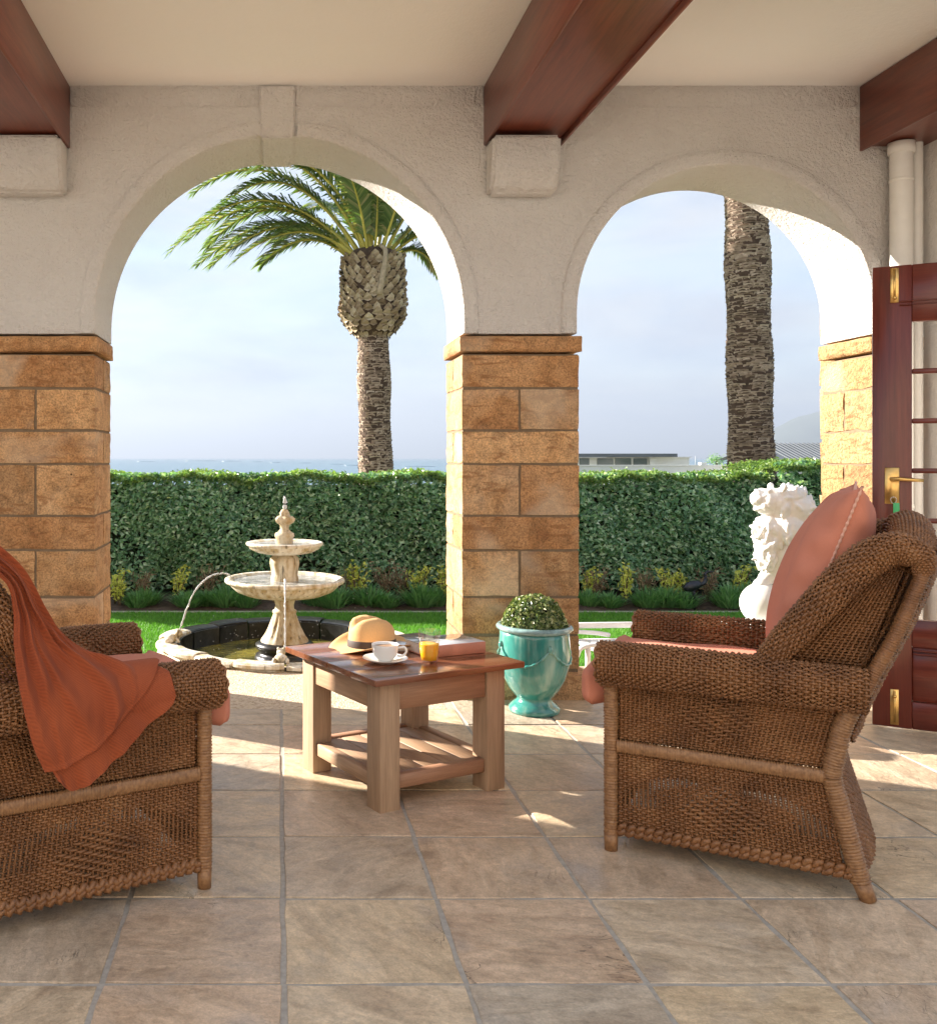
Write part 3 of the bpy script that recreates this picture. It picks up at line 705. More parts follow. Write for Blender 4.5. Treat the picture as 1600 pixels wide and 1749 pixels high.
def scales(mb, rfun, cxf, z0, z1, dz, nper, ht, th, spread=1.15, up=True, jit=.15, blunt=False):
    rows = int((z1 - z0) / dz)
    for k in range(rows):
        z = z0 + k * dz; r = rfun(z); cx = cxf(z)
        for j in range(nper):
            a = 2 * math.pi * (j + .5 * (k % 2) + rng.normal(0, jit * .4)) / nper
            w = math.pi / nper * spread * rng.uniform(.8, 1.15); h = ht * rng.uniform(.75, 1.2); o = th * rng.uniform(.6, 1.4)
            def p(da, zz, rr): return (cx + rr * math.cos(a + da), rr * math.sin(a + da), zz)
            s = 1 if up else -1
            kx, ky = (.92, .92) if blunt else (.62, .55)
            V = [p(-w, z, r), p(w, z, r), p(w * kx, z + s * h * ky * rng.uniform(.85, 1.1), r + o), p(-w * kx, z + s * h * ky * rng.uniform(.85, 1.1), r + o), p(0, z + s * h, r + o * .9), p(0, z - s * h * .35, r), p(0, z + s * h * .8, r - .01), p(-w*.7, z + s * h * .62, r - .01), p(w*.7, z + s * h * .62, r - .01)]
            mb.add(V, [(0, 5, 1, 2), (0, 2, 4, 3), (2, 8, 6, 4), (3, 4, 6, 7)])
def palm(loc, r0, r1, zt, lean, label, boots, fronds, dz, nper):
    e = empty('palm_tree', loc, 0, label, 'palm tree'); zb = -.6
    cxf = lambda z: lean * (z / zt)
    rf = lambda z: r0 + (r1 - r0) * (z / zt) + .012 * math.sin(z * 5.1)
    P = np.array([(cxf(z), 0, z) for z in np.linspace(zb, zt, 24)])
    MB().add(*tube_arrays(P, np.array([rf(z) - .012 for z in np.linspace(zb, zt, 24)]), 20)).build('trunk', M['fibre'], e)
    mb = MB(); scales(mb, lambda z: rf(z) - .014, cxf, zb, zt, dz, nper, dz * 1.15, .014, 1.3, True, 1.8, True); o = mb.build('bark_scars', M['bark'], e, smooth=False); o['kind'] = 'stuff'
    cx = lean
    if boots:
        z0, z1, R_ = boots
        H = z1 - z0
        def rb(z):
            q = (z - z0) / H
            return r1 + (R_ - r1) * min(1, (max(q, 0) / .24)) ** .55 if q < .24 else R_ - .035 * ((q - .24) / .76)
        prof = [(max(rb(z) - .03, .05), z) for z in np.linspace(z0, z1, 16)] + [(.3, z1 + .12), (.05, z1 + .2)]
        lathe('crown_shaft', prof, M['fibre'], e, 24, (cx, 0, 0))
        mb = MB(); scales(mb, lambda z: rb(z) - .02, lambda z: cx, z0 + .01, z1 + .06, .070, 19, .098, .045, .98, True, .35); o = mb.build('leaf_bases', M['boot'], e, smooth=False); o['kind'] = 'stuff'
    for p0, p1, p2 in fronds: frond(e, p0, p1, p2)
    return e
Zc = 4.16 + .45      # crown height above the foot (foot at -.45)
fr = []
def F(tip, ctrl, y=0.0, y1=0.0, b=(0, 0)):
    fr.append(((b[0] - .07, b[1], Zc + .02), (ctrl[0], y1, Zc + ctrl[1]), (tip[0], y, Zc + tip[1])))
F((-2.75, 1.07), (-1.45, 2.05), .2, .1, (-.15, 0)); F((-1.95, .98), (-.85, 1.95), -.9, -.3, (-.1, -.2)); F((-3.05, .06), (-1.75, 1.65), -.3, -.15, (-.25, -.1))
F((-2.6, .32), (-1.5, 1.5), .6, .3, (-.25, .1)); F((-2.75, .12), (-1.35, 1.25), .9, .4, (-.3, .2)); F((-2.12, -.14), (-1.15, .75), -.5, -.3, (-.3, -.15)); F((-1.75, .1), (-1.0, .75), .8, .4, (-.3, .2))
F((-1.55, .55), (-.8, 1.05), 1.3, .6, (-.2, .2)); F((-2.4, .72), (-1.3, 1.85), -.1, 0, (-.2, -.1)); F((-2.5, -.02), (-1.3, 1.05), .3, .1, (-.3, .0)); F((-2.2, 1.25), (-1.05, 1.95), -.4, -.2, (-.1, -.1)); F((-2.85, .35), (-1.5, 1.45), .2, .1, (-.25, .05))
F((-1.5, 1.75), (-.6, 2.0), .5, .2, (-.1, .1)); F((-.9, 2.2), (-.35, 1.7), -.6, -.2, (-.05, -.1)); F((-.3, 2.5), (-.1, 1.5), .2, 0, (0, .1)); F((.35, 2.4), (.2, 1.4), -.3, -.1, (.05, -.1)); F((.75, 2.0), (.4, 1.3), .3, .1, (.1, .1))
F((1.15, 1.3), (.55, 1.1), -.4, -.1, (.15, -.1)); F((1.4, .75), (.65, .85), .1, .1, (.2, 0)); F((1.25, .25), (.65, .55), -.5, -.2, (.25, -.1)); F((.95, -.05), (.6, .4), .4, .2, (.3, .1)); F((1.1, .5), (.5, .7), .9, .4, (.2, .2))
F((-.2, 1.5), (0, .9), -1.3, -.5, (0, -.2)); F((.5, 1.3), (.25, .9), -1.2, -.5, (.1, -.25)); F((-.75, 1.3), (-.3, 1.0), -1.4, -.5, (-.1, -.25)); F((-.3, 1.6), (-.1, 1.2), 1.4, .6, (0, .2)); F((-1.0, 1.15), (-.4, 1.2), 1.5, .6, (-.1, .2))
F((-.45, 1.9), (-.2, 1.2), -.8, -.2, (-.05, -.2)); F((.1, 1.8), (.1, 1.1), -.9, -.3, (.05, -.2))
fr = [((a[0] , a[1], a[2]), b, c) for a, b, c in fr]
palm((1.47, 14.0, -.45), .265, .245, 3.55, -.07, 'palm with a pineapple-shaped crown base and wind-swept fronds behind the hedge', (3.45, 4.62, .495), fr, .034, 13)
fr2 = []
for k in range(24):
    a = k * 2.4; el = .9 - .035 * k; L = 2.9
    p1 = (math.cos(a) * 1.3 - .4, math.sin(a) * 1.3, 7.8 + 1.5 * el + .5); p2 = (math.cos(a) * L - .8, math.sin(a) * L, 7.6 + .9 * el * 1.3 - .4)
    fr2.append(((math.cos(a) * .2 - .12, math.sin(a) * .2, 7.65), p1, p2))
palm((5.87, 11.6, -.45), .275, .25, 6.8, -.13, 'tall thick bare palm trunk rising behind the white lion statue', (6.6, 7.7, .46), fr2, .028, 13)
# withered stalks hanging from the near crown
mb = MB(); mb.tube([(.0, -.35, 4.75), (.06, -.52, 4.62), (.02, -.56, 4.3), (-.03, -.53, 4.0)], np.linspace(.03, .05, 14), 14, 6); o = mb.build('dry_stalk', M['boot'], [q for q in bpy.data.objects if q.name == 'palm_tree'][0])

# ------------------------------------------------------------------ far things
M['hill'] = mk_plain('hill_scrub', (.10, .12, .09), .95, scale=.002)
xs = np.linspace(5300, 9500, 40); hv = []
for i, x in enumerate(xs):
    q = (x - 5300) / 4200; prof = 620 * (1 - math.exp(-q * 9)) + 22 * math.sin(x * .004 + 1) + 9 * math.sin(x * .017)
    hv.append(prof if i else 0)
V = [(x, 10000 + o * 900, SEAZ - 5 + h * f) for o, f in ((0, 0), (.5, .55), (1, 1.0), (2.2, .0)) for x, h in zip(xs, hv)]
hl = link('hill', np_mesh('hill', V, [(j * 40 + i, j * 40 + i + 1, (j + 1) * 40 + i + 1, (j + 1) * 40 + i) for j in range(3) for i in range(39)]), M['hill']); tag(hl, kind='structure')

M['render_white'] = mk_plain('white_render', (.72, .72, .70), .8, var=.06, scale=1)
M['far_glass'] = mk_plain('far_window_glass', (.10, .13, .13), .15, var=.1)
M['slate'] = mk_plain('slate_roof', (.10, .115, .13), .6, scale=1)
def at(px, py, Y): return ((px - 477) * Y / 1600, Y, 1.2 - (py - 782) * Y / 1600)
Y = 62.0
e = empty('beach_house', ((1090 - 477) * Y / 1600, Y, -5), 0, 'low flat-roofed house with wide windows beyond the hedge', 'house')
def bpart(name, px0, px1, py0, py1, d0, d1, m, par=e, Y=Y, ex=None):
    ox, oy, oz = e.location if ex is None else ex.location
    x0, x1 = ((p - 477) * Y / 1600 - ox for p in (px0, px1)); z1, z0 = (1.2 - (p - 782) * Y / 1600 - oz for p in (py0, py1))
    return box(name, x0, x1, d0, d1, z0, z1, m, par if ex is None else ex)
bpart('wall', 985, 1180, 781, 900, .3, 8, M['render_white'])
bpart('roof', 960, 1150, 774.8, 780.5, -.6, 9, M['slate'])
bpart('parapet', 1108, 1182, 780, 781.5, .1, 8.2, M['render_white'])
for px0, px1 in ((1022, 1049), (1053, 1080), (1084, 1107), (992, 1008)): w_ = bpart('window', px0, px1, 783, 794, .22, .28, M['far_glass'])
bpart('white_pier', 1110, 1122, 781.6, 795, .05, .25, M['render_white'])
Y2 = 52.0; g_ = empty('boundary_wall', ((1090 - 477) * Y2 / 1600, Y2, -4), 0, 'long white boundary wall in front of the flat-roofed house', 'wall')
ox, oy, oz = g_.location
bpart('wall', 940, 1262, 796, 860, 0, .3, M['render_white'], None, Y2, g_); bpart('coping', 938, 1264, 794.2, 795.8, -.06, .36, M['render_white'], None, Y2, g_)
bpart('gate_pier', 1196, 1206, 790, 794, -.05, .3, M['render_white'], None, Y2, g_)
Y3 = 48.0; h_ = empty('tiled_roof_house', ((1380 - 477) * Y3 / 1600, Y3, -4), 0, 'house with a ribbed dark blue-grey roof beyond the palm trunk', 'house')
ox, oy, oz = h_.location
x0, x1 = (1318 - 477) * Y3 / 1600 - ox, (1500 - 477) * Y3 / 1600 - ox
zt_, zb_ = 1.2 + 26 * Y3 / 1600 - oz, 1.2 - 4 * Y3 / 1600 - oz
box('wall', x0 + .3, x1 - .3, .6, 5.4, 0, zb_ - .06, M['render_white'], h_)
me = np_mesh('roof', [(x0, 0, zb_), (x1, 0, zb_), (x1, 3, zt_), (x0 + .9, 3, zt_), (x0, 6, zb_), (x1, 6, zb_)], [(0, 1, 2, 3), (3, 2, 5, 4), (0, 3, 4, 4)], False)
b = bmesh.new(); b.from_mesh(me); bmesh.ops.remove_doubles(b, verts=b.verts[:], dist=1e-4); b.to_mesh(me); b.free()
rf_ = link('roof', me, M['slate'], h_)
rib = MB().box(-.05, .05, -.02, .07, 0, 1).mesh('rib', False); rib.materials.append(M['slate'])
sl_ = math.hypot(3, zt_ - zb_); ang = -math.atan2(3, zt_ - zb_)
for k in range(18):
    xx = x0 + 1.0 + k * (x1 - x0 - 1.2) / 17; link('rib', rib, None, rf_, (xx, -.02, zb_ + .02), (ang, 0, 0), (1, 1, sl_))
# sailing boat, low palm tuft far off
Yb = 900.0; X, _, _ = at(1187, 782, Yb); e = empty('sailing_boat', (X, Yb, SEAZ), 0, 'tiny white sailing boat on the sea beside the flat-roofed house', 'boat')
mb = MB(); mb.ell((0, 0, .6), (3.2, 1, .9), 14, 7); mb.build('hull', M['white'], e); MB().tube([(0, 0, .5), (0, 0, 16)], .12, 2, 6).build('mast', M['white'], e)
link('sail', np_mesh('sail', [(.2, 0, 2), (3.0, 0, 2), (.2, 0, 15.5), (.2, .15, 2), (3.0, .15, 2), (.2, .15, 15.5)], [(0, 1, 2), (3, 5, 4)], False), M['white'], e)
X, Y_, Z = at(1223, 786, 55.0); e = empty('far_shrub', (X, Y_, -4.4), 0, 'small dark shrub poking up above the white boundary wall', 'shrub')
P = rng.normal(0, 1, (350, 3)) * np.array([.24, .2, .13]) + np.array([0, 0, Z + 4.4]); V, T = leaves(350, P, np.array([0, -.3, .6]), .16, .05)
link('leaves', MB().add(V, None, T).mesh('leaves', False), M['hedge_leaf'], e); MB().tube([(0, 0, 0), (.05, 0, 2.5), (0, 0, Z + 4.4)], .06, 6, 6).build('stem', M['twig'], e)

# ------------------------------------------------------------------ fountain
def mk_cast(name, base, stain):
    t = NT(name); v = t.coords(); n1 = t.noise(v, 6, 5, .6); n2 = t.noise(t.coords((14, 14, 2.2)), 1.6, 5, .6); n3 = t.noise(v, 60, 4)
    c = t.ramp(n1, [(.3, tuple(x * .82 for x in base)), (.65, base)])
    c = t.mix(t.ramp(n2, [(.42, 0.0), (.62, .9)]), c, stain); c = t.mix(t.ramp(t.noise(t.coords((22, 22, 3)), 2.1, 4), [(.58, 0.0), (.68, .75)]), c, (.07, .06, .045)); c = t.mix(.3, c, t.ramp(n3, [(.3, .6), (.6, 1.1)]), 'MULTIPLY')
    return t.base(c, .75, t.bump(n3, .4, .006))
M['cast'] = mk_cast('weathered_cast_stone', (.66, .59, .45), (.36, .25, .11))
M['cast_pale'] = mk_cast('pale_cast_stone', (.74, .70, .60), (.42, .32, .16))
M['wet'] = mk_plain('wet_black_stone', (.018, .018, .017), .28, scale=30, bump=.6, var=.5)
t = NT('fountain_water'); v = t.coords(); n1 = t.noise(v, 22, 4); n2 = t.noise(v, 4, 4)
M['water'] = t.base(t.ramp(n2, [(.35, (.045, .05, .02)), (.6, (.20, .17, .035))]), .06, t.bump(n1, .35, .02), IOR=1.33)
t = NT('bowl_water'); v = t.coords(); n1 = t.noise(v, 40, 4); n2 = t.noise(v, 18, 4)
M['bowl_water'] = t.base(t.ramp(n2, [(.4, (.16, .17, .17)), (.6, (.42, .43, .42))]), .06, t.bump(n1, .5, .012), IOR=1.33)
t = NT('water_jet'); n1 = t.noise(t.coords(), 60, 3)
M['jet'] = t.base((.90, .93, .95), .08, t.bump(n1, .6, .01), Transmission__Weight=.45, IOR=1.33)
FX, FY = .035, 6.05
fo = empty('fountain', (FX, FY, -.12), 0, 'weathered two-tier cast stone fountain with running water on the lawn', 'fountain')
z0 = .12
def FZ(h): return h + z0
flute = lambda n, amp, za, zb: (lambda r, z, t: (r * (1 + amp * np.cos(n * t) * np.clip((z - za) / .02, 0, 1) * np.clip((zb - z) / .02, 0, 1)), z))
lathe('base', [(0, -.02), (.19, -.02), (.195, .03), (.185, .055), (.165, .06), (.165, .08), (.185, .095), (.19, .12), (.165, .135), (.15, .14), (0, .14)], M['wet'], fo, 40)
lathe('pedestal', [(.155, .135), (.15, .15), (.125, .18), (.10, .23), (.082, .28), (.073, .315), (.078, .325), (.078, .335), (.062, .345), (.06, .37), (.068, .40), (.09, .42), (.11, .425)], M['cast'], fo, 64, fn=flute(16, .05, .145, .31))
bowl = lathe('lower_bowl', [(.05, .415), (.14, .418), (.24, .435), (.31, .462), (.345, .495), (.352, .512), (.378, .516), (.387, .526), (.386, .540), (.372, .546), (.345, .540), (.325, .520), (.2, .47), (0, .46)], M['cast_pale'], fo, 72, fn=flute(36, .006, .42, .515))
lathe('water_surface', [(.343, .528), (.2, .529), (.002, .529)], M['bowl_water'], bowl, 48)
lathe('column', [(.09, .48), (.09, .55), (.083, .565), (.086, .60), (.094, .64), (.09, .675), (.075, .69), (.07, .70), (.10, .705)], M['cast'], fo, 48, fn=flute(8, .03, .56, .69))
bowl2 = lathe('upper_bowl', [(.04, .698), (.12, .70), (.18, .712), (.225, .735), (.232, .752), (.243, .755), (.250, .765), (.247, .775), (.235, .778), (.21, .77), (.1, .74), (0, .735)], M['cast_pale'], fo, 64, fn=flute(40, .008, .70, .75))
lathe('water_surface', [(.222, .766), (.1, .767), (.002, .767)], M['bowl_water'], bowl2, 40)
lathe('finial', [(.055, .755), (.055, .80), (.065, .815), (.06, .835), (.045, .84), (.028, .86), (.03, .885), (.055, .905), (.062, .925), (.05, .94), (.03, .948), (.032, .965), (.02, .985), (0, .992)], M['cast'], fo, 32, fn=lambda r, z, t: (r * (1 + .14 * np.cos(5 * t) * ((z > .885) & (z < .95))), z))
mb = MB(); mb.tube([(0, 0, .985), (.004, 0, 1.03), (-.003, 0, 1.075)], np.array([.008, .016, .013, .018, .012, .009, .003]), 7, 7)
mb.build('top_jet', M['jet'], fo)
def jet(p, q, apex, seed):
    P = smooth_path([p, ((p[0] * .75 + q[0] * .25), (p[1] * .75 + q[1] * .25), p[2] + (apex - p[2]) * .62), ((p[0] * .45 + q[0] * .55), (p[1] * .45 + q[1] * .55), p[2] + (apex - p[2]) * .93), (p[0] * .15 + q[0] * .85, p[1] * .15 + q[1] * .85, apex), q], 60)
    g = np.random.default_rng(seed); P = P + g.normal(0, .0012, P.shape)
    MB().add(*tube_arrays(P, .0055 + .0022 * g.uniform(-1, 1, 60), 6)).build('jet', M['jet'], fo)
jet((-.665, -.12, .225), (-.34, -.08, .565), .585, 1)
jet((.0, -.66, .20), (.0, -.33, .56), .585, 2)
# splash drops
mb = MB()
for k in range(110):
    a = random.uniform(0, 6.28); r_ = random.uniform(.2, .55); mb.ell((r_ * math.cos(a), r_ * math.sin(a), .06 + abs(random.gauss(0, .16))), (.0018, .0018, .0035), 5, 4)
o = mb.build('spray', M['jet'], fo); o['kind'] = 'stuff'

pool = empty('fountain_pool', (FX, FY, -.12), 0, 'low scalloped stone pool rim around the fountain, black and wet inside', 'pool')
NS = 16
def rim_radius(a): return .715 + .045 * abs(math.cos(2 * a)) ** .7
prof_o = [(-.075, .0), (-.075, .19 - .045), (-.06, .152), (-.02, .158), (.03, .155), (.045, .145), (.045, .128), (.02, .118), (.03, .095), (.055, .06), (.05, .02), (.06, .0)]
for k in range(NS):
    a0, a1 = 2 * math.pi * k / NS + .008, 2 * math.pi * (k + 1) / NS - .008
    V = []; n = 9; kp = len(prof_o)
    for i in range(n):
        q = i / (n - 1); a = a0 + (a1 - a0) * q; bul = .022 * math.sin(math.pi * q) ** .6
        for j, (dr, z) in enumerate(prof_o):
            r_ = rim_radius(a) + dr + bul * (1 if j > 3 else .4); V.append((r_ * math.cos(a), r_ * math.sin(a), z + (k % 2) * .008))
    Fq = [(i * kp + j, i * kp + j + 1, (i + 1) * kp + j + 1, (i + 1) * kp + j) for i in range(n - 1) for j in range(kp - 1)]
    mb = MB(); mb.add(V, Fq, [(0, j + 1, j) for j in range(1, kp - 1)] + [((n - 1) * kp, (n - 1) * kp + j, (n - 1) * kp + j + 1) for j in range(1, kp - 1)])
    o = mb.build('rim_stone', M['wet'] if .35 < (a0 + a1) / 2 < 2.8 else M['cast_pale'], pool, smooth=False)
    Vi = []
    for i in range(n):
        q = i / (n - 1); a = a0 + (a1 - a0) * q
        for dr, z in ((-.079, -.01), (-.079, .142)): Vi.append(((rim_radius(a) + dr) * math.cos(a), (rim_radius(a) + dr) * math.sin(a), z))
    Vi += [(v_[0] * .985, v_[1] * .985, v_[2]) for v_ in Vi]
    m2 = 2 * n; Fi = [(2 * i, 2 * i + 1, 2 * i + 3, 2 * i + 2) for i in range(n - 1)] + [(m2 + 2 * i, m2 + 2 * i + 2, m2 + 2 * i + 3, m2 + 2 * i + 1) for i in range(n - 1)] + [(2 * i + 1, m2 + 2 * i + 1, m2 + 2 * i + 3, 2 * i + 3) for i in range(n - 1)]
    link('wet_lining', np_mesh('wet_lining', Vi, Fi, False), M['wet'], pool)
lathe('pool_water', [(.70, .03), (.4, .03), (.001, .03)], M['water'], pool, 64)
def frog(a, r_, lab):
    g = empty('frog_spout', (FX + r_ * math.cos(a), FY + r_ * math.sin(a), .035), a + math.pi, lab, 'ornament', 'frog spouts on the pool rim')
    mb = MB(); mb.ell((-.01, 0, .025), (.045, .034, .028)); mb.ell((.03, 0, .05), (.03, .026, .022), M=Matrix.Rotation(R(-25), 4, 'Y'))
    for s in (-1, 1):
        mb.ell((.03, s * .016, .072), (.009, .008, .010), 8, 6); mb.ell((-.03, s * .036, .014), (.028, .013, .018)); mb.tube([(.015, s * .025, .03), (.035, s * .034, .002)], .009, 4, 6)
    mb.build('body', M['cast_pale'], g)
frog(R(190), .715, 'small pale stone frog spout on the pool rim beside the lawn'); frog(R(-92), .715, 'small pale stone frog spout on the pool rim facing the terrace')
bk = rough_block(-.14, .14, -.10, .10, 0, .115, .012, .006, 77, 3)
o = link('stone_block', bm_mesh('stone_block', bk), M['cast_pale'], None, (-1.02, 5.78, gz)); tag(o, 'pale cut stone block lying on the lawn edge beside the pool', 'block')
for k, (x, y, s) in enumerate(((-.82, 5.66, .08), (-.68, 5.60, .06), (-.9, 5.58, .07), (-.30, 5.31, .05), (-.42, 5.33, .06), (-.2, 5.30, .045))):
    bk = rough_block(-s, s, -s * .8, s * .8, 0, s * .8, .014, .012, 300 + k, 2)
    o = link('field_stone', bm_mesh('field_stone', bk), M['cast'], None, (x, y, gz if y > 5.52 else -.062), (0, 0, k * 1.3)); tag(o, 'small rough stone at the foot of the pool rim', 'stone', 'stones at the foot of the pool rim')

# ------------------------------------------------------------------ wicker armchairs
def weave(S, K, rows, a=.0042, r=.0041, flat=.85, ss=4, stake_r=.004, mask=None, diamond=None, closed=False):
    """weavers run along u over and under K stakes that run along v; S(u, v) -> P, N, B"""
    n = K * ss + 1
    u = np.linspace(0, 1, n)[None, :] * np.ones((rows, 1))
    j = np.arange(rows)[:, None] * np.ones((1, n))
    v = (j + .5) / rows
    P, Nn, B = S(u, v)
    ph = np.pi * (u * K + j)
    off = a * np.sin(ph)
    rad = np.full(u.shape, r) * (1 + .12 * np.sin(j * 12.9 + u * 7))
    if diamond is not None:
        d = diamond(u, v); off = np.where(d, a * 1.5 * np.sin(np.pi * (u * K + j * 2) / 2 + j * .8), off); rad = np.where(d, rad * 1.15, rad)
    if mask is not None: rad = np.where(mask(u, v), rad * .50, rad)
    off = off + a * .28 * rng.normal(0, 1, off.shape)
    C = P + Nn * off[..., None]
    ring = np.stack([C + B * rad[..., None], C + Nn * (rad * flat)[..., None], C - B * rad[..., None], C - Nn * (rad * flat)[..., None]], 2)   # rows,n,4,3
    V = ring.reshape(-1, 3)
    jj, ii, kk = np.meshgrid(np.arange(rows), np.arange(n - 1), np.arange(4), indexing='ij'); k2 = (kk + 1) % 4
    b0 = (jj * n + ii) * 4; b1 = (jj * n + ii + 1) * 4
    F = np.stack([b0 + kk, b0 + k2, b1 + k2, b1 + kk], -1).reshape(-1, 4)
    mb = MB(); mb.add(V, F)
    nv = max(6, rows // 2)
    us = (np.arange(K)[:, None] + .5) / K * np.ones((1, nv)); vs = np.linspace(0, 1, nv)[None, :] * np.ones((K, 1))
    P, Nn, B = S(us, vs); W = np.cross(Nn, B)
    ring = np.stack([P + W * stake_r, P + Nn * stake_r, P - W * stake_r, P - Nn * stake_r], 2); V = ring.reshape(-1, 3)
    jj, ii, kk = np.meshgrid(np.arange(K), np.arange(nv - 1), np.arange(4), indexing='ij'); k2 = (kk + 1) % 4
    b0 = (jj * nv + ii) * 4; b1 = (jj * nv + ii + 1) * 4
    mb.add(V, np.stack([b0 + kk, b0 + k2, b1 + k2, b1 + kk], -1).reshape(-1, 4))
    return mb
def quad_surface(c00, c10, c01, c11, bow=None):
    c00, c10, c01, c11 = (np.array(c, float) for c in (c00, c10, c01, c11))
    def S(u, v):
        u = u[..., None]; v = v[..., None]
        P = c00 * (1 - u) * (1 - v) + c10 * u * (1 - v) + c01 * (1 - u) * v + c11 * u * v
        dv = (c01 - c00) * (1 - u) + (c11 - c10) * u; du = (c10 - c00) * (1 - v) + (c11 - c01) * v
        N_ = np.cross(du, dv); N_ /= np.linalg.norm(N_, axis=-1, keepdims=True); B_ = dv / np.linalg.norm(dv, axis=-1, keepdims=True)
        if bow is not None: P = P + np.asarray(bow) * np.sin(np.pi * u)
        return P, N_, B_
    return S
def tube_surface(pts, rad, ref=(0, 0, 1), ra=1.0, rb=1.0, n=200, a0=0.0, a1=2 * np.pi):
    PP = smooth_path(pts, n); T, A, B = frames(PP, ref); rad = np.interp(np.linspace(0, 1, n), np.linspace(0, 1, len(np.atleast_1d(rad))), np.atleast_1d(rad))
    def S(u, v):
        i = (u * (n - 1)).round().astype(int); th = a0 + (a1 - a0) * v
        c, s = np.cos(th)[..., None], np.sin(th)[..., None]; r_ = rad[i][..., None]
        P = PP[i] + r_ * (c * A[i] * ra + s * B[i] * rb); N_ = c * A[i] * rb + s * B[i] * ra; N_ /= np.linalg.norm(N_, axis=-1, keepdims=True)
        B_ = np.cross(T[i], N_); return P, N_, B_
    return S
def wrapped(pts, r, pitch=.0085, seg=10, ref=(0, 0, 1), ra=1, rb=1, amp=.0026):
    P0 = smooth_path(pts, 50); L = np.linalg.norm(np.diff(P0, axis=0), axis=1).sum(); n = int(L / pitch * 3)
    P = smooth_path(pts, n); rr = np.interp(np.linspace(0, 1, n), np.linspace(0, 1, len(np.atleast_1d(r))), np.atleast_1d(r))
    ph = np.arange(n) % 3; return MB().add(*tube_arrays(P, rr - np.where(ph == 0, amp * 1.3, 0) + rng.normal(0, amp * .25, n), seg, ref, ra, rb))
def chair_rear(h):   # s of the rear post at height h
    return np.interp(h, [0, .32, .45, .60, .73, .90, 1.0], [0.0, .080, .060, .0, -.060, -.120, -.135])
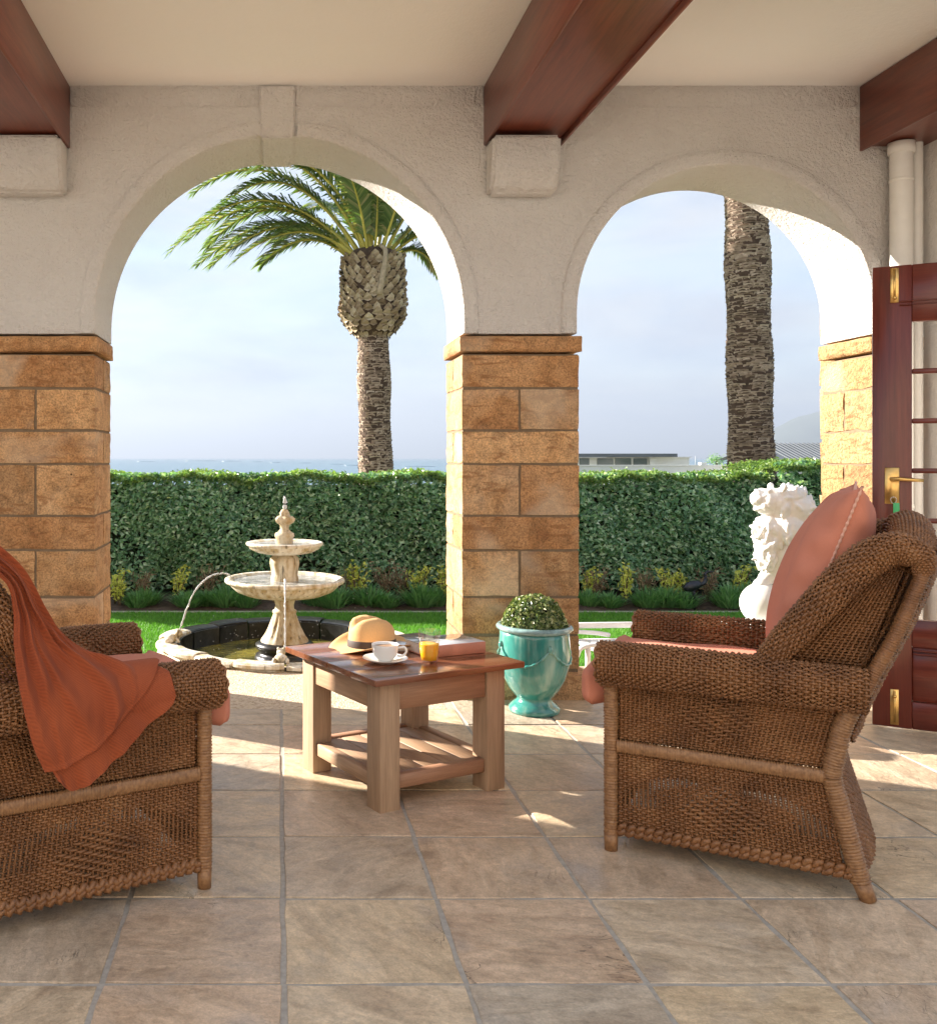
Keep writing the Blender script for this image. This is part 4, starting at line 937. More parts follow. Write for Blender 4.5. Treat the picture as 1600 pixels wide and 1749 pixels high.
def make_chair(loc, rz, label):
    e = empty('wicker_armchair', loc, rz, label, 'armchair', 'wicker armchairs on the terrace')
    for s in (1, -1):
        y = .31 * s
        def ord_(a, b, c, d): return (a, b, c, d) if s > 0 else (b, a, d, c)
        # lower side panel with open arcs and a diamond
        arcm = lambda u, v: (np.abs(np.hypot((u - .5) / .43, (v - .36) / .44) - 1) < .12) & (v > .36) & (np.abs(u - .5) > .10) | ((np.abs(v - .42) < .06) & (np.abs(u - .5) > .30) & (np.abs(u - .5) < .46))
        dia = lambda u, v: (np.abs(u - .5) / .22 + np.abs(v - .42) / .36) < 1
        S = quad_surface(*ord_((.05, y, .062), (.640, y, .062), (.086, y, .300), (.640, y, .300)))
        weave(S, 44, 33, mask=arcm, diamond=dia).build('lower_side_panel', M['wicker'], e)
        S = quad_surface(*ord_((.100, y - .012 * s, .340), (.640, y - .012 * s, .340), (.045, y - .012 * s, .540), (.640, y - .012 * s, .540)))
        dia2 = lambda u, v: (np.abs(u - .52) / .20 + np.abs(v - .5) / .42) < 1
        weave(S, 44, 28, diamond=dia2).build('upper_side_panel', M['wicker'], e)
        # bottom braid
        q = np.linspace(0, 1, 120); P = np.stack([.03 + q * .615, y + .004 * s + .004 * np.sin(q * 150), .062 + .006 * np.cos(q * 150)], -1)
        mb = MB(); mb.add(*tube_arrays(P, .010 + .0022 * np.sin(q * 300), 7)); P2 = P + np.array([0, .002 * s, .016]); P2[:, 2] += .006 * np.sin(q * 150); mb.add(*tube_arrays(P2, .009 + .002 * np.cos(q * 300), 7)); mb.build('bottom_braid', M['wicker'], e)
        # arm roll
        S = tube_surface([(.690, y + .02 * s, .572), (.5, y + .02 * s, .577), (.25, y + .02 * s, .575), (-.005, y + .015 * s, .570)], [.062, .060, .058, .054], n=300)
        ar = weave(S, 50, 46, a=.005, r=.0046).build('arm_roll', M['wicker'], e)
        Pc = np.array([(.6935, y + .02 * s, .572), (.702, y + .02 * s, .572)])
        th = np.linspace(0, 2 * np.pi * 6.5, 300); rr = .06 * (1 - th / (2 * np.pi * 6.5)) + .002
        P = np.stack([.694 + .004 * np.sin(th * 9), y + .02 * s + rr * np.cos(th), .572 + rr * np.sin(th)], -1); MB().add(*tube_arrays(P, .0052, 6)).build('arm_end', M['wicker'], ar)
        # inner arm panel
        S = quad_surface(*ord_((.66, y - .045 * s, .36), (.06, y - .045 * s, .36), (.66, y - .042 * s, .585), (.02, y - .042 * s, .585)))
        weave(S, 36, 26, a=.004).build('inner_arm_panel', M['wicker'], e)
        # posts and rails
        wrapped([(.662, y, .05), (.662, y, .52)], .022).build('front_post', M['cane'], e)
        MB().tube([(.662, y, 0), (.662, y, .055)], np.array([.019, .021]), 2, 12).build('foot', M['cane'], e)
        hs = np.linspace(.045, .60, 9); wrapped([(chair_rear(h), y, h) for h in hs], .024, ra=1.1).build('rear_post', M['cane'], e)
        MB().tube([(-.006, y, 0), (.012, y, .05)], np.array([.021, .023]), 2, 12).build('foot', M['cane'], e)
        wrapped([(.645, y + .006 * s, .322), (.092, y + .006 * s, .322)], .022, .0075, 8, ra=1.0, rb=.45).build('middle_rail', M['cane'], e)
        hs = np.linspace(.56, .93, 8); wrapped([(chair_rear(h) - .01, y, h) for h in hs], .028, .0065, ra=.7, rb=1).build('back_post', M['wicker'], e)
        # wing
        wing = [(.245, y, .612), (.190, y, .690), (.125, y, .775), (.055, y, .865), (-.010, y, .930), (-.070, y, .957), (-.122, y, .935), (-.130, y, .89)]
        S = tube_surface(wing, [.034, .042, .047, .050, .050, .046, .036, .02], ref=(0, s, 0), ra=1.0, rb=.86, n=300)
        weave(S, 48, 36, a=.0044, r=.0043).build('wing_roll', M['wicker'], e)
        S = quad_surface(*ord_((.010, y - .05 * s, .60), (.215, y - .05 * s, .60), (-.110, y - .05 * s, .95), (-.055, y - .05 * s, .95)))
        weave(S, 13, 42).build('wing_panel', M['wicker'], e)
    # back, front and seat deck
    def back(off, bow):
        def S(u, v):
            h = .42 + .54 * v; P = np.stack([chair_rear(h) + off - bow * np.sin(np.pi * u), -.30 + .60 * u, h], -1)
            dh = np.stack([chair_rear(h + .02) - chair_rear(h - .02), np.zeros_like(h), np.full_like(h, .04)], -1); B_ = dh / np.linalg.norm(dh, axis=-1, keepdims=True)
            N_ = np.cross(np.array([0, 1., 0]) * np.ones_like(B_), B_); return P, N_, B_
        return S
    weave(back(.02, .03), 32, 62).build('backrest', M['wicker'], e)
    weave(back(-.03, .035), 32, 62).build('backrest_outside', M['wicker'], e)
    def rear(u, v):
        h = .06 + .38 * v; P = np.stack([chair_rear(h) - .006 - .040 * np.sin(np.pi * u) ** .8 * (1 - .5 * v), -.30 + .60 * u, h], -1)
        N_ = np.array([-1., 0, 0]) * np.ones_like(P); B_ = np.array([0, 0, 1.]) * np.ones_like(P); return P, N_, B_
    weave(rear, 34, 46).build('rear_skirt', M['wicker'], e)
    S = quad_surface((.655, -.30, .062), (.655, .30, .062), (.655, -.30, .40), (.655, .30, .40)); weave(S, 34, 42).build('front_skirt', M['wicker'], e)
    S = tube_surface([(-.105, .30, .935), (-.112, .2, .972), (-.118, 0, .988), (-.112, -.2, .972), (-.105, -.30, .935)], [.045, .048, .05, .048, .045], ref=(1, 0, 0), n=300)
    weave(S, 46, 36, a=.0044, r=.0044).build('top_roll', M['wicker'], e)
    box('seat_deck', .06, .65, -.26, .26, .385, .425, M['wicker'], e)
    return e
ch_r = make_chair((1.744, 2.808, 0), R(150), 'wicker armchair with a salmon back pillow beside the mahogany door')
ch_l = copy_tree(ch_r); ch_l.location = (-.938, 2.568, 0); ch_l.rotation_euler = (0, 0, R(28.95))
ch_l['label'] = 'wicker armchair with a terracotta throw hanging over its arm'

def soft_box(sx, sy, sz, n=20):
    """rounded, slightly domed cushion whose front widens past the arms"""
    b = box_bm(-sx / 2, sx / 2, -sy / 2, sy / 2, -sz / 2, sz / 2); bmesh.ops.subdivide_edges(b, edges=b.edges[:], cuts=n, use_grid_fill=True)
    rr = sz * .30
    for v in b.verts:
        x, y, z = v.co.x / (sx / 2), v.co.y / (sy / 2), v.co.z / (sz / 2)
        p = Vector((max(-sx / 2 + rr, min(sx / 2 - rr, v.co.x)), max(-sy / 2 + rr, min(sy / 2 - rr, v.co.y)), max(-sz / 2 + rr, min(sz / 2 - rr, v.co.z))))
        d = v.co - p
        if d.length > 1e-6: v.co = p + d.normalized() * rr
        v.co.z += (1 if z > 0 else -1) * .018 * (1 - x * x) * (1 - y * y) + .003 * math.sin(x * 7 + y * 5)
        v.co.y *= cushion_flare(v.co.x)
    for f in b.faces: f.smooth = True
    return b
def cushion_flare(x): q = min(1, max(0, (x - .292) / .022)); return 1 + .24 * q * q * (3 - 2 * q)
def in_chair(chair, p):
    return Matrix.Rotation(chair.rotation_euler.z, 4, 'Z') @ Vector(p) + Vector(chair.location)
def seat_cushion(chair, label):
    c = in_chair(chair, (.395, 0, .492)); e = empty('seat_cushion', c, chair.rotation_euler.z, label, 'cushion', 'salmon seat cushions')
    e.location.z = .427; 
    me = bm_mesh('cover', soft_box(.69, .505, .125)); link('cover', me, M['cushion'], e, (.017, 0, .066))
    for zz in (.034, .098):
        P = []
        for a in np.linspace(0, 2 * np.pi, 160):
            ca, sa = math.cos(a), math.sin(a); k = (abs(ca) ** 12 + abs(sa) ** 12) ** (-1 / 12)
            x = .343 * ca * k; P.append((x + .017, .2505 * sa * k * cushion_flare(x), zz))
        MB().add(*tube_arrays(np.array(P), .0042, 6)).build('piping', M['cushion'], e)
seat_cushion(ch_r, 'salmon seat cushion on the armchair beside the door')
seat_cushion(ch_l, 'salmon seat cushion on the armchair with the throw')

# back pillow, knife edged
n = 40; aa, bb = np.meshgrid(np.linspace(-1, 1, n), np.linspace(-1, 1, n), indexing='ij')
def pillow_pt(a, b, sgn):
    W, H = .268, .308; T = .108 if sgn > 0 else .112
    y = W * a * (1 - .095 * (1 - b * b)); z = H * b * (1 - .085 * (1 - a * a))
    th = T * ((1 - a * a).clip(0) ** .42) * ((1 - b * b).clip(0) ** .42) * (1 - .05 * b)
    wr = .009 * np.sin(9 * (a + .3 * b) + 3 * b * b) * (1 - a * a) * np.clip(1.2 - np.abs(b), 0, 1) + .010 * np.exp(-((np.abs(a) - .92) / .1) ** 2) * np.sin(b * 19) * (1 - b * b) + .006 * np.exp(-((np.abs(b) - .9) / .1) ** 2) * np.sin(a * 17) * (1 - a * a)
    return np.stack([sgn * (th + wr * (th > .004)), y, z], -1)
V1 = pillow_pt(aa, bb, 1).reshape(-1, 3); V2 = pillow_pt(aa, bb, -1).reshape(-1, 3)
i, j = np.meshgrid(np.arange(n - 1), np.arange(n - 1), indexing='ij'); q = np.stack([i * n + j, (i + 1) * n + j, (i + 1) * n + j + 1, i * n + j + 1], -1).reshape(-1, 4)
c = in_chair(ch_r, (.125, .0, .585)); pe = empty('back_pillow', c, ch_r.rotation_euler.z, 'plump salmon knife-edged pillow leaning on the wicker chair back', 'pillow')
mb = MB(); mb.add(V1, q); mb.add(V2, q[:, ::-1]); rotp = (0, R(-19), 0)
me = mb.mesh('cover'); b = bmesh.new(); b.from_mesh(me); bmesh.ops.remove_doubles(b, verts=b.verts[:], dist=1e-5); bmesh.ops.recalc_face_normals(b, faces=b.faces[:]); b.to_mesh(me); b.free()
link('cover', me, M['cushion'], pe, (-.018, 0, .244), rotp)
tt = np.linspace(-1, 1, 60)
edge_pts = np.vstack([pillow_pt(np.full(60, 1.0), tt, 1), pillow_pt(tt[::-1], np.full(60, 1.0), 1), pillow_pt(np.full(60, -1.0), tt[::-1], 1), pillow_pt(tt, np.full(60, -1.0), 1)])
P = edge_pts; L = np.concatenate([[0], np.cumsum(np.linalg.norm(np.diff(P, axis=0), axis=1))])
nn = 900; Pi = np.stack([np.interp(np.linspace(0, L[-1], nn), L, P[:, k]) for k in range(3)], -1)
MB().add(*tube_arrays(Pi, .0038 + .0011 * np.sin(np.arange(nn) * .9), 6)).build('piping', M['piping'], pe, loc=(-.018, 0, .244), rot=rotp)

# ------------------------------------------------------------------ throw over the other chair
THROW = [[(-.06, 0.30, 0.98), (-.05, 0.30, 1.0), (-.04, 0.30, 1.01), (-.02, 0.30, 1.025), (0.0, 0.30, 1.035), (0.02, 0.30, 1.045), (0.03, 0.29, 1.05)],
 [(0.09, 0.36, 0.909), (0.1, 0.36, 0.913), (0.109, 0.36, 0.917), (0.119, 0.36, 0.921), (0.128, 0.36, 0.926), (0.138, 0.355, 0.93), (0.147, 0.345, 0.934)],
 [(0.122, 0.37, 0.827), (0.137, 0.37, 0.824), (0.152, 0.37, 0.822), (0.167, 0.37, 0.82), (0.182, 0.37, 0.817), (0.198, 0.36, 0.815), (0.213, 0.35, 0.813)],
 [(0.12, 0.388, 0.744), (0.145, 0.388, 0.738), (0.171, 0.388, 0.734), (0.197, 0.387, 0.735), (0.222, 0.376, 0.736), (0.247, 0.370, 0.737), (0.27, 0.355, 0.736)],
 [(0.123, 0.416, 0.664), (0.161, 0.416, 0.656), (0.203, 0.412, 0.655), (0.247, 0.403, 0.663), (0.288, 0.39, 0.672), (0.331, 0.369, 0.679), (0.373, 0.338, 0.677)],
 [(0.137, 0.43, 0.575), (0.186, 0.43, 0.57), (0.241, 0.428, 0.576), (0.301, 0.422, 0.599), (0.354, 0.405, 0.623), (0.411, 0.376, 0.647), (0.465, 0.33, 0.655)],
 [(0.158, 0.43, 0.494), (0.21, 0.43, 0.494), (0.269, 0.428, 0.509), (0.334, 0.424, 0.544), (0.39, 0.41, 0.583), (0.448, 0.38, 0.621), (0.502, 0.33, 0.642)],
 [(0.184, 0.43, 0.433), (0.233, 0.43, 0.439), (0.291, 0.428, 0.461), (0.354, 0.424, 0.506), (0.407, 0.413, 0.554), (0.463, 0.39, 0.602), (0.512, 0.345, 0.634)]]
HEM = [[(0.193, 0.418, 0.452), (0.238, 0.418, 0.458), (0.29, 0.414, 0.478), (0.348, 0.410, 0.518), (0.396, 0.396, 0.562), (0.446, 0.370, 0.604), (0.492, 0.325, 0.634)],
 [(0.206, 0.42, 0.428), (0.248, 0.42, 0.415), (0.302, 0.418, 0.437), (0.362, 0.415, 0.479), (0.418, 0.408, 0.529), (0.487, 0.394, 0.584), (0.498, 0.355, 0.637)],
 [(0.218, 0.422, 0.404), (0.258, 0.422, 0.372), (0.315, 0.421, 0.394), (0.378, 0.418, 0.438), (0.443, 0.414, 0.495), (0.532, 0.408, 0.561), (0.515, 0.375, 0.634)]]
def cloth(rows, nu, nv, fold, thick, name, parent, seed, lift=.084):
    G = np.array(rows, float)                     # v,u,3 as (s, out, h)
    G1 = np.stack([smooth_path(G[:, k], nv) for k in range(G.shape[1])], 1)
    G2 = np.stack([smooth_path(G1[k], nu) for k in range(nv)], 0)
    u, v = np.meshgrid(np.linspace(0, 1, nu), np.linspace(0, 1, nv))
    X = np.stack([G2[..., 0], -G2[..., 1], G2[..., 2]], -1)
    N_ = np.cross(np.gradient(X, axis=1), np.gradient(X, axis=0)); N_ /= np.linalg.norm(N_, axis=-1, keepdims=True) + 1e-9
    if N_[nv // 2, nu // 2, 1] > 0: N_ = -N_
    X = X + N_ * fold(u, v)[..., None]
    oo, hh_ = -X[..., 1] - .33, X[..., 2] - .575        # stay clear of the arm roll and the side
    dd_ = np.hypot(oo, hh_); k_ = np.where((dd_ < lift) & (X[..., 0] < .73) & (hh_ > -.06), lift / np.maximum(dd_, 1e-4), 1.0)
    X[..., 1] = -(.33 + oo * k_); X[..., 2] = .575 + hh_ * k_
    X[..., 1] = np.where((X[..., 2] < .60) & (X[..., 1] > -.345), -.345, X[..., 1])
    e0 = N_ * thick
    A = (X + e0 * .5).reshape(-1, 3); B_ = (X - e0 * .5).reshape(-1, 3)
    i, j = np.meshgrid(np.arange(nv - 1), np.arange(nu - 1), indexing='ij'); q = np.stack([i * nu + j, i * nu + j + 1, (i + 1) * nu + j + 1, (i + 1) * nu + j], -1).reshape(-1, 4)
    mb = MB(); m_ = len(A); mb.add(np.vstack([A, B_]), np.vstack([q, q[:, ::-1] + m_]))
    per = [k for k in range(nu)] + [k * nu + nu - 1 for k in range(1, nv)] + [(nv - 1) * nu + k for k in range(nu - 2, -1, -1)] + [k * nu for k in range(nv - 2, 0, -1)]
    mb.add(np.vstack([A, B_]), [(per[k], per[(k + 1) % len(per)], per[(k + 1) % len(per)] + m_, per[k] + m_) for k in range(len(per))])
    return mb.build(name, M['throw'], parent)
th_ = empty('throw_blanket', ch_l.location, R(28.95), 'terracotta knitted throw draped over the wicker chair arm', 'throw')
def fold1(u, v):
    f = np.zeros_like(u)
    # ridges: start (u, v), end (u, v), width, height
    for u0, v0, u1, v1, w_, h_ in ((.10, -.1, .07, 1.1, .055, .016), (.30, -.1, .22, .75, .06, .022), (.42, .30, .36, 1.1, .05, .016), (.55, -.1, .60, .60, .05, .018), (.80, .28, .48, 1.05, .055, .026), (.95, .45, .68, 1.05, .05, .020), (.78, -.1, .90, .5, .05, .014), (.20, .7, .16, 1.1, .03, .008), (.88, .78, .82, 1.1, .04, .010)):
        q = (v - v0) / (v1 - v0); c_ = u0 + (u1 - u0) * q + .022 * np.sin(v * 5.5 + u0 * 20); win = np.clip(q / .22, 0, 1) * np.clip((1 - q) / .22, 0, 1)
        win = win * win * (3 - 2 * win); ww = w_ * (.8 + .4 * v); d_ = (u - c_) / ww
        f = f + h_ * win * np.exp(-np.where(d_ > 0, d_ * .8, d_ * 1.5) ** 2)
    g_ = np.sin(u * 41 + v * 13 + 2 * np.sin(v * 9)) * np.sin(v * 23 + u * 17)
    return f - .006 + .0016 * g_ + .003 * np.clip((v - .965) / .02, 0, 1)
fab = cloth(THROW, 110, 130, fold1, .006, 'top_layer', th_, 1)
cloth(HEM, 90, 24, lambda u, v: (.007 * np.sin(u * 23 + .8) + .004 * np.sin(u * 51)) * v - .004, .006, 'under_layer', th_, 2, .076)

# ------------------------------------------------------------------ table and what stands on it
ta = math.atan2(.215, .415); near = np.array([.339, 3.153]); U = np.array([math.cos(ta), math.sin(ta)]); Vv = np.array([-U[1], U[0]])
side = .54; ctr = near + U * side / 2 + Vv * side / 2
tb = empty('coffee_table', (ctr[0], ctr[1], 0), ta, 'square wooden coffee table with a lower shelf in front of the fountain', 'table')
h2 = side / 2; LW = .082; TH = .465
for sx in (-1, 1):
    for sy in (-1, 1):
        x0, x1 = sorted((sx * h2, sx * (h2 - LW))); y0, y1 = sorted((sy * h2, sy * (h2 - LW)))
        box('leg', x0, x1, y0, y1, 0, TH - .023, M['leg'], tb, .004, 2)
for s in (-1, 1):
    ya, yb = sorted((s * (h2 - .008), s * (h2 - .034))); box('apron', -h2 + LW + .001, h2 - LW - .001, ya, yb, TH - .125, TH - .024, M['apronx'], tb, .002, 1)
    box('apron', ya, yb, -h2 + LW + .001, h2 - LW - .001, TH - .125, TH - .024, M['aprony'], tb, .002, 1)
    ya, yb = sorted((s * (h2 - .012), s * (h2 - .05))); box('stretcher', -h2 + LW + .001, h2 - LW - .001, ya, yb, .068, .116, M['apronx'], tb, .003, 1)
    box('stretcher', ya, yb, -h2 + LW + .001, h2 - LW - .001, .068, .1155, M['aprony'], tb, .003, 1)
for k in range(5):
    w = (side - .104) / 5; box('shelf_board', -h2 + .052, h2 - .052, -h2 + .052 + k * w + .001, -h2 + .052 + (k + 1) * w - .001, .092, .112, M['aprony'], tb, .002, 1) if False else box('shelf_board', -h2 + .052 + k * w + .001, -h2 + .052 + (k + 1) * w - .001, -h2 + .052, h2 - .052, .090, .111, M['aprony'], tb, .002, 1)
for k in range(4):
    w = (side + .1) / 4; box('top_board', -h2 - .05, h2 + .05, -h2 - .05 + k * w + .0006, -h2 - .05 + (k + 1) * w - .0006, TH - .022, TH, M['top'], tb, .003, 2)

# hat
M['felt'] = mk_fabric('tan_straw', (.68, .42, .19), 300, .4); M['band'] = mk_plain('dark_ribbon', (.045, .028, .022), .7)
he = empty('hat', (.358, 3.625, TH + .002), R(20), 'tan fedora with a dark ribbon lying on the coffee table', 'hat')
def crown_fn(r, z, t):
    x, y = r * np.cos(t) , r * np.sin(t); top = np.clip((z - .06) / .05, 0, 1)
    z2 = z - top * .030 * np.exp(-(y / .022) ** 2) * np.clip(1 - (x + .05) / .2, .4, 1) - .016 * top * np.clip(x / .08, 0, 1)
    pinch = 1 - .16 * top * np.exp(-((np.abs(y) - .06) / .05) ** 2) * np.clip(x / .06, 0, 1)
    return r * pinch * (1 + .10 * np.cos(2 * t)), z2
he.scale = (1.02, 1.02, 1.02)
cp = [(.084, .004), (.084, .02), (.083, .04), (.081, .07), (.077, .095), (.070, .108), (.058, .115), (.04, .117), (.02, .117), (.001, .117)]
lathe('crown', cp, M['felt'], he, 56, fn=crown_fn)
lathe('ribbon', [(.0862, .006), (.0862, .012), (.0858, .03), (.0835, .034)], M['band'], he, 56, fn=crown_fn)
MB().ell((.0, -.090, .021), (.018, .006, .013)).build('bow', M['band'], he)
def brim_fn(r, z, t):
    q = np.clip((r - .08) / .075, 0, 1); return r * (1 + .10 * np.cos(2 * t) * (1 - .3 * q)), z + q ** 1.5 * (.016 + .018 * np.cos(2 * t + .2) * -1 + .012 * np.cos(t - .4))
lathe('brim', [(.080, .004), (.10, .002), (.12, .0015), (.14, .002), (.153, .003), (.155, .0045), (.153, .006), (.14, .0052), (.12, .0048), (.10, .0055), (.083, .008)], M['felt'], he, 72, fn=brim_fn)

# cup and saucer
M['china'] = mk_plain('white_china', (.80, .79, .76), .12, var=.02, coat=.5); M['coffee'] = mk_plain('milky_coffee', (.36, .20, .10), .3)
def place(px, py, h): Y = (1.2 - h) * 1600 / (py - 782); return ((px - 477) * Y / 1600, Y, h)
x, y, z = place(658, 1131, TH + .001)
s_ = empty('saucer', (x, y, TH), 0, 'white china saucer under the coffee cup', 'saucer'); lathe('dish', [(0, .003), (.038, .003), (.042, .0005), (.045, .003), (.065, .010), (.080, .017), (.081, .019), (.078, .0185), (.06, .012), (.043, .0068), (0, .0062)], M['china'], s_, 48)
c_ = empty('coffee_cup', (x, y, TH + .0072), 0, 'white china cup of milky coffee on a saucer', 'cup')
cup_o = lathe('bowl', [(0, .004), (.022, .004), (.024, .0), (.027, .001), (.029, .006), (.040, .018), (.0465, .036), (.049, .058), (.0485, .0595), (.0470, .058), (.044, .036), (.037, .018), (.025, .009), (0, .008)], M['china'], c_, 48)
lathe('coffee', [(.0460, .050), (.03, .0502), (.001, .0502)], M['coffee'], c_, 40)
MB().tube([(.045, -.004, .046), (.068, -.006, .049), (.075, -.007, .034), (.062, -.006, .018), (.042, -.004, .018)], .0045, 22, 8, (0, 1, 0)).build('handle', M['china'], c_)
# juice
M['juice'] = None
t = NT('orange_juice'); M['juice'] = t.base((1.0, .47, .015), .25, None, Subsurface__Weight=.5)
t.b.inputs['Subsurface Radius'].default_value = (.03, .015, .004); t.b.inputs['Subsurface Scale'].default_value = .6
M['tumbler'] = mk_glass('tumbler_glass', (.985, .99, .985), 1.5, .06)
x, y, z = place(733, 1131, TH + .001)
g_ = empty('juice_glass', (x, y, TH + .0005), 0, 'tumbler of bright orange juice on the coffee table', 'glass')
g_.scale = (.96, .96, 1.16)
lathe('tumbler', [(.0, .0), (.027, .0), (.031, .004), (.0355, .025), (.0385, .05), (.040, .075), (.0405, .100), (.0397, .1008), (.0388, .100), (.0382, .075), (.0366, .05), (.0336, .025), (.029, .008), (0, .006)], M['tumbler'], g_, 48)
lathe('juice', [(0, .0066), (.0285, .0086), (.0328, .025), (.0358, .05), (.0362, .0565), (.0364, .0585), (.02, .0585), (.001, .0585)], M['juice'], g_, 48)
# book
t = NT('book_cover'); v = t.coords(); n1 = t.noise(v, 14, 5, .6, .6); n2 = t.noise(v, 4, 2)
M['cover'] = t.base(t.mix(t.ramp(n2, [(.42, 0.0), (.5, 1.0)]), t.ramp(n1, [(.35, (.10, .10, .09)), (.6, (.42, .41, .37)), (.75, (.16, .20, .11))]), (.66, .70, .74)), .12)
M['spine'] = mk_plain('pale_terracotta_spine', (.50, .22, .14), .5); M['page'] = mk_plain('page_edges', (.70, .62, .55), .8, scale=90, var=.12)
x, y, z = place(752, 1112, TH); bk_ = empty('book', (x + .015, y + .0, TH + .0008), R(23), 'thick illustrated book with a terracotta spine on the coffee table', 'book')
box('pages', -.119, .119, -.078, .084, .0035, .0385, M['page'], bk_); box('front_cover', -.125, .125, -.0855, .088, .0390, .0425, M['cover'], bk_, .001, 1); box('back_cover', -.125, .125, -.0855, .088, 0, .003, M['spine'], bk_, .001, 1)
box('spine', -.125, .125, -.089, -.0858, 0, .0425, M['spine'], bk_, .001, 1)
b2 = empty('thin_book', (x - .135, y + .075, TH + .0008), R(8), 'thin pale book lying behind the hat on the coffee table', 'book')
box('pages', -.058, .058, -.07, .07, .002, .010, M['page'], b2); box('front_cover', -.061, .061, -.074, .074, .0102, .0125, M['cover'], b2); box('back_cover', -.061, .061, -.074, .074, 0, .0018, M['cover'], b2)

# ------------------------------------------------------------------ urn with box ball
t = NT('turquoise_glaze'); v = t.coords((1, 1, .5)); n1 = t.noise(v, 7, 5, .6, .5); n2 = t.noise(t.coords((9, 9, 1.5)), 2, 4)
zc = t.n('ShaderNodeSeparateXYZ'); t.l(t.coords(), zc.inputs[0])
c = t.ramp(n1, [(.3, (.022, .16, .14)), (.5, (.045, .245, .21)), (.72, (.12, .35, .29))]); c = t.mix(t.ramp(n2, [(.48, 0.0), (.7, .6)]), c, (.36, .50, .40)); c = t.mix(t.ramp(t.noise(t.coords(), 3.2, 4), [(.5, 0.0), (.68, .5)]), c, (.02, .13, .12))
M['glaze'] = t.base(c, .16, t.bump(n1, .12, .006), Coat__Weight=.6)
M['glaze_pale'] = mk_plain('pale_rim_glaze', (.22, .34, .34), .22, var=.35, scale=30, coat=.5)
ue = empty('glazed_urn', (1.205, 4.43, 0), 0, 'turquoise glazed urn with garland relief standing before the pillar', 'urn')
body = lathe('body', [(.0, .0), (.112, .0), (.119, .012), (.117, .026), (.100, .043), (.082, .058), (.080, .070), (.092, .082), (.118, .115), (.144, .165), (.158, .22), (.164, .28), (.163, .33), (.160, .365), (.160, .388), (.150, .388), (.15, .35), (.0, .34)], M['glaze'], ue, 64)
lathe('rim', [(.1585, .384), (.168, .388), (.176, .396), (.177, .405), (.170, .413), (.158, .415), (.148, .410), (.147, .385)], M['glaze_pale'], ue, 64)
for k in range(4):
    a0 = R(-90 - 78 + 90 * k); P = []
    for q in np.linspace(0, 1, 26):
        a = a0 + q * R(86); zz = .315 - .075 * (1 - (2 * q - 1) ** 2); r_ = np.interp(zz, [.22, .28, .33], [.158, .164, .163]) + .003; P.append((r_ * math.cos(a), r_ * math.sin(a), zz))
    MB().add(*tube_arrays(np.array(P), .006 + .0022 * np.cos(np.arange(26) * 1.7), 7)).build('garland', M['glaze'], ue)
    a = a0 - R(2); MB().ell((.166 * math.cos(a), .166 * math.sin(a), .322), (.013, .013, .02)).build('rosette', M['glaze'], ue)
M['box_leaf'] = mk_leaf('box_leaves', [(0, (.05, .09, .03)), (.45, (.11, .17, .05)), (.75, (.30, .34, .13)), (1, (.58, .58, .34))], .35, .2)
be = empty('box_ball', (1.205, 4.43, .38), 0, 'clipped round box plant growing in the turquoise urn', 'plant')
nL = 3200; d = rng.normal(0, 1, (nL, 3)); d /= np.linalg.norm(d, axis=1)[:, None]; d[:, 2] = np.abs(d[:, 2]); rr = (1 - rng.exponential(.06, nL).clip(0, .4))[:, None]
P = d * np.array([.150, .150, .155]) * rr * (1 + .05 * np.sin(d[:, :1] * 9) * np.sin(d[:, 1:2] * 8)) + np.array([0, 0, .018])
V, T = leaves(nL, P, d * 1.0, .022, .015, .5); o = link('foliage', MB().add(V, None, T).mesh('foliage', False), M['box_leaf'], be); o['kind'] = 'stuff'
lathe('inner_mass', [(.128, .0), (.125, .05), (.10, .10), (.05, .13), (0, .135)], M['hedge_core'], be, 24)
MB().tube([(0, 0, -.03), (0, 0, .1)], .012, 3, 6).build('stem', M['twig'], be)

# ------------------------------------------------------------------ french door leaf, ironmongery, downpipes
dd = np.array([.863, -.505]); dang = math.atan2(dd[1], dd[0])
de = empty('french_door', (2.650, 4.190, .012), dang, 'open mahogany french door leaf with glass panes and brass fittings', 'door')
DW, DH, DT = .66, 2.035, .042
def dbox(name, x0, x1, z0, z1, m, par=de, y0=-DT / 2, y1=DT / 2, bev=.003): return box(name, x0, x1, y0, y1, z0, z1, m, par, bev, 1)
dbox('stile', 0, .146, 0, DH, M['door']); dbox('stile', DW - .146, DW, 0, DH, M['door'])
dbox('top_rail', .1465, DW - .1465, 1.785, DH - .0005, M['doorx']); dbox('bottom_rail', .1465, DW - .1465, .0005, .12, M['doorx']); dbox('lock_rail', .1465, DW - .1465, .36, .478, M['doorx'])
dbox('panel', .147, DW - .147, .121, .359, M['doorx'], y0=-.008, y1=.008)
for z_ in (.33, .345): dbox('moulding', .150, DW - .150, z_ - .004, z_ + .004, M['doorx'], y0=-.020, y1=-.0085, bev=.002)
for z_ in (1.86, 1.875): dbox('moulding', .10, DW - .10, z_ - .003, z_ + .003, M['doorx'], y0=-DT / 2 - .006, y1=-DT / 2 + .001, bev=.002)
nb = 6; ph = (1.785 - .478) / nb
for k in range(nb):
    za, zb_ = .478 + k * ph, .478 + (k + 1) * ph
    dbox('pane', .147, DW - .147, za + .006, zb_ - .006, M['glass'], y0=-.002, y1=.002, bev=0)
    if k: dbox('glazing_bar', .147, DW - .147, za - .011, za + .011, M['doorx'], y0=-.016, y1=.016)
pl = dbox('lock_plate', .045, .100, .985, 1.145, M['brass'], y0=-DT / 2 - .005, y1=-DT / 2 + .0005, bev=.002)
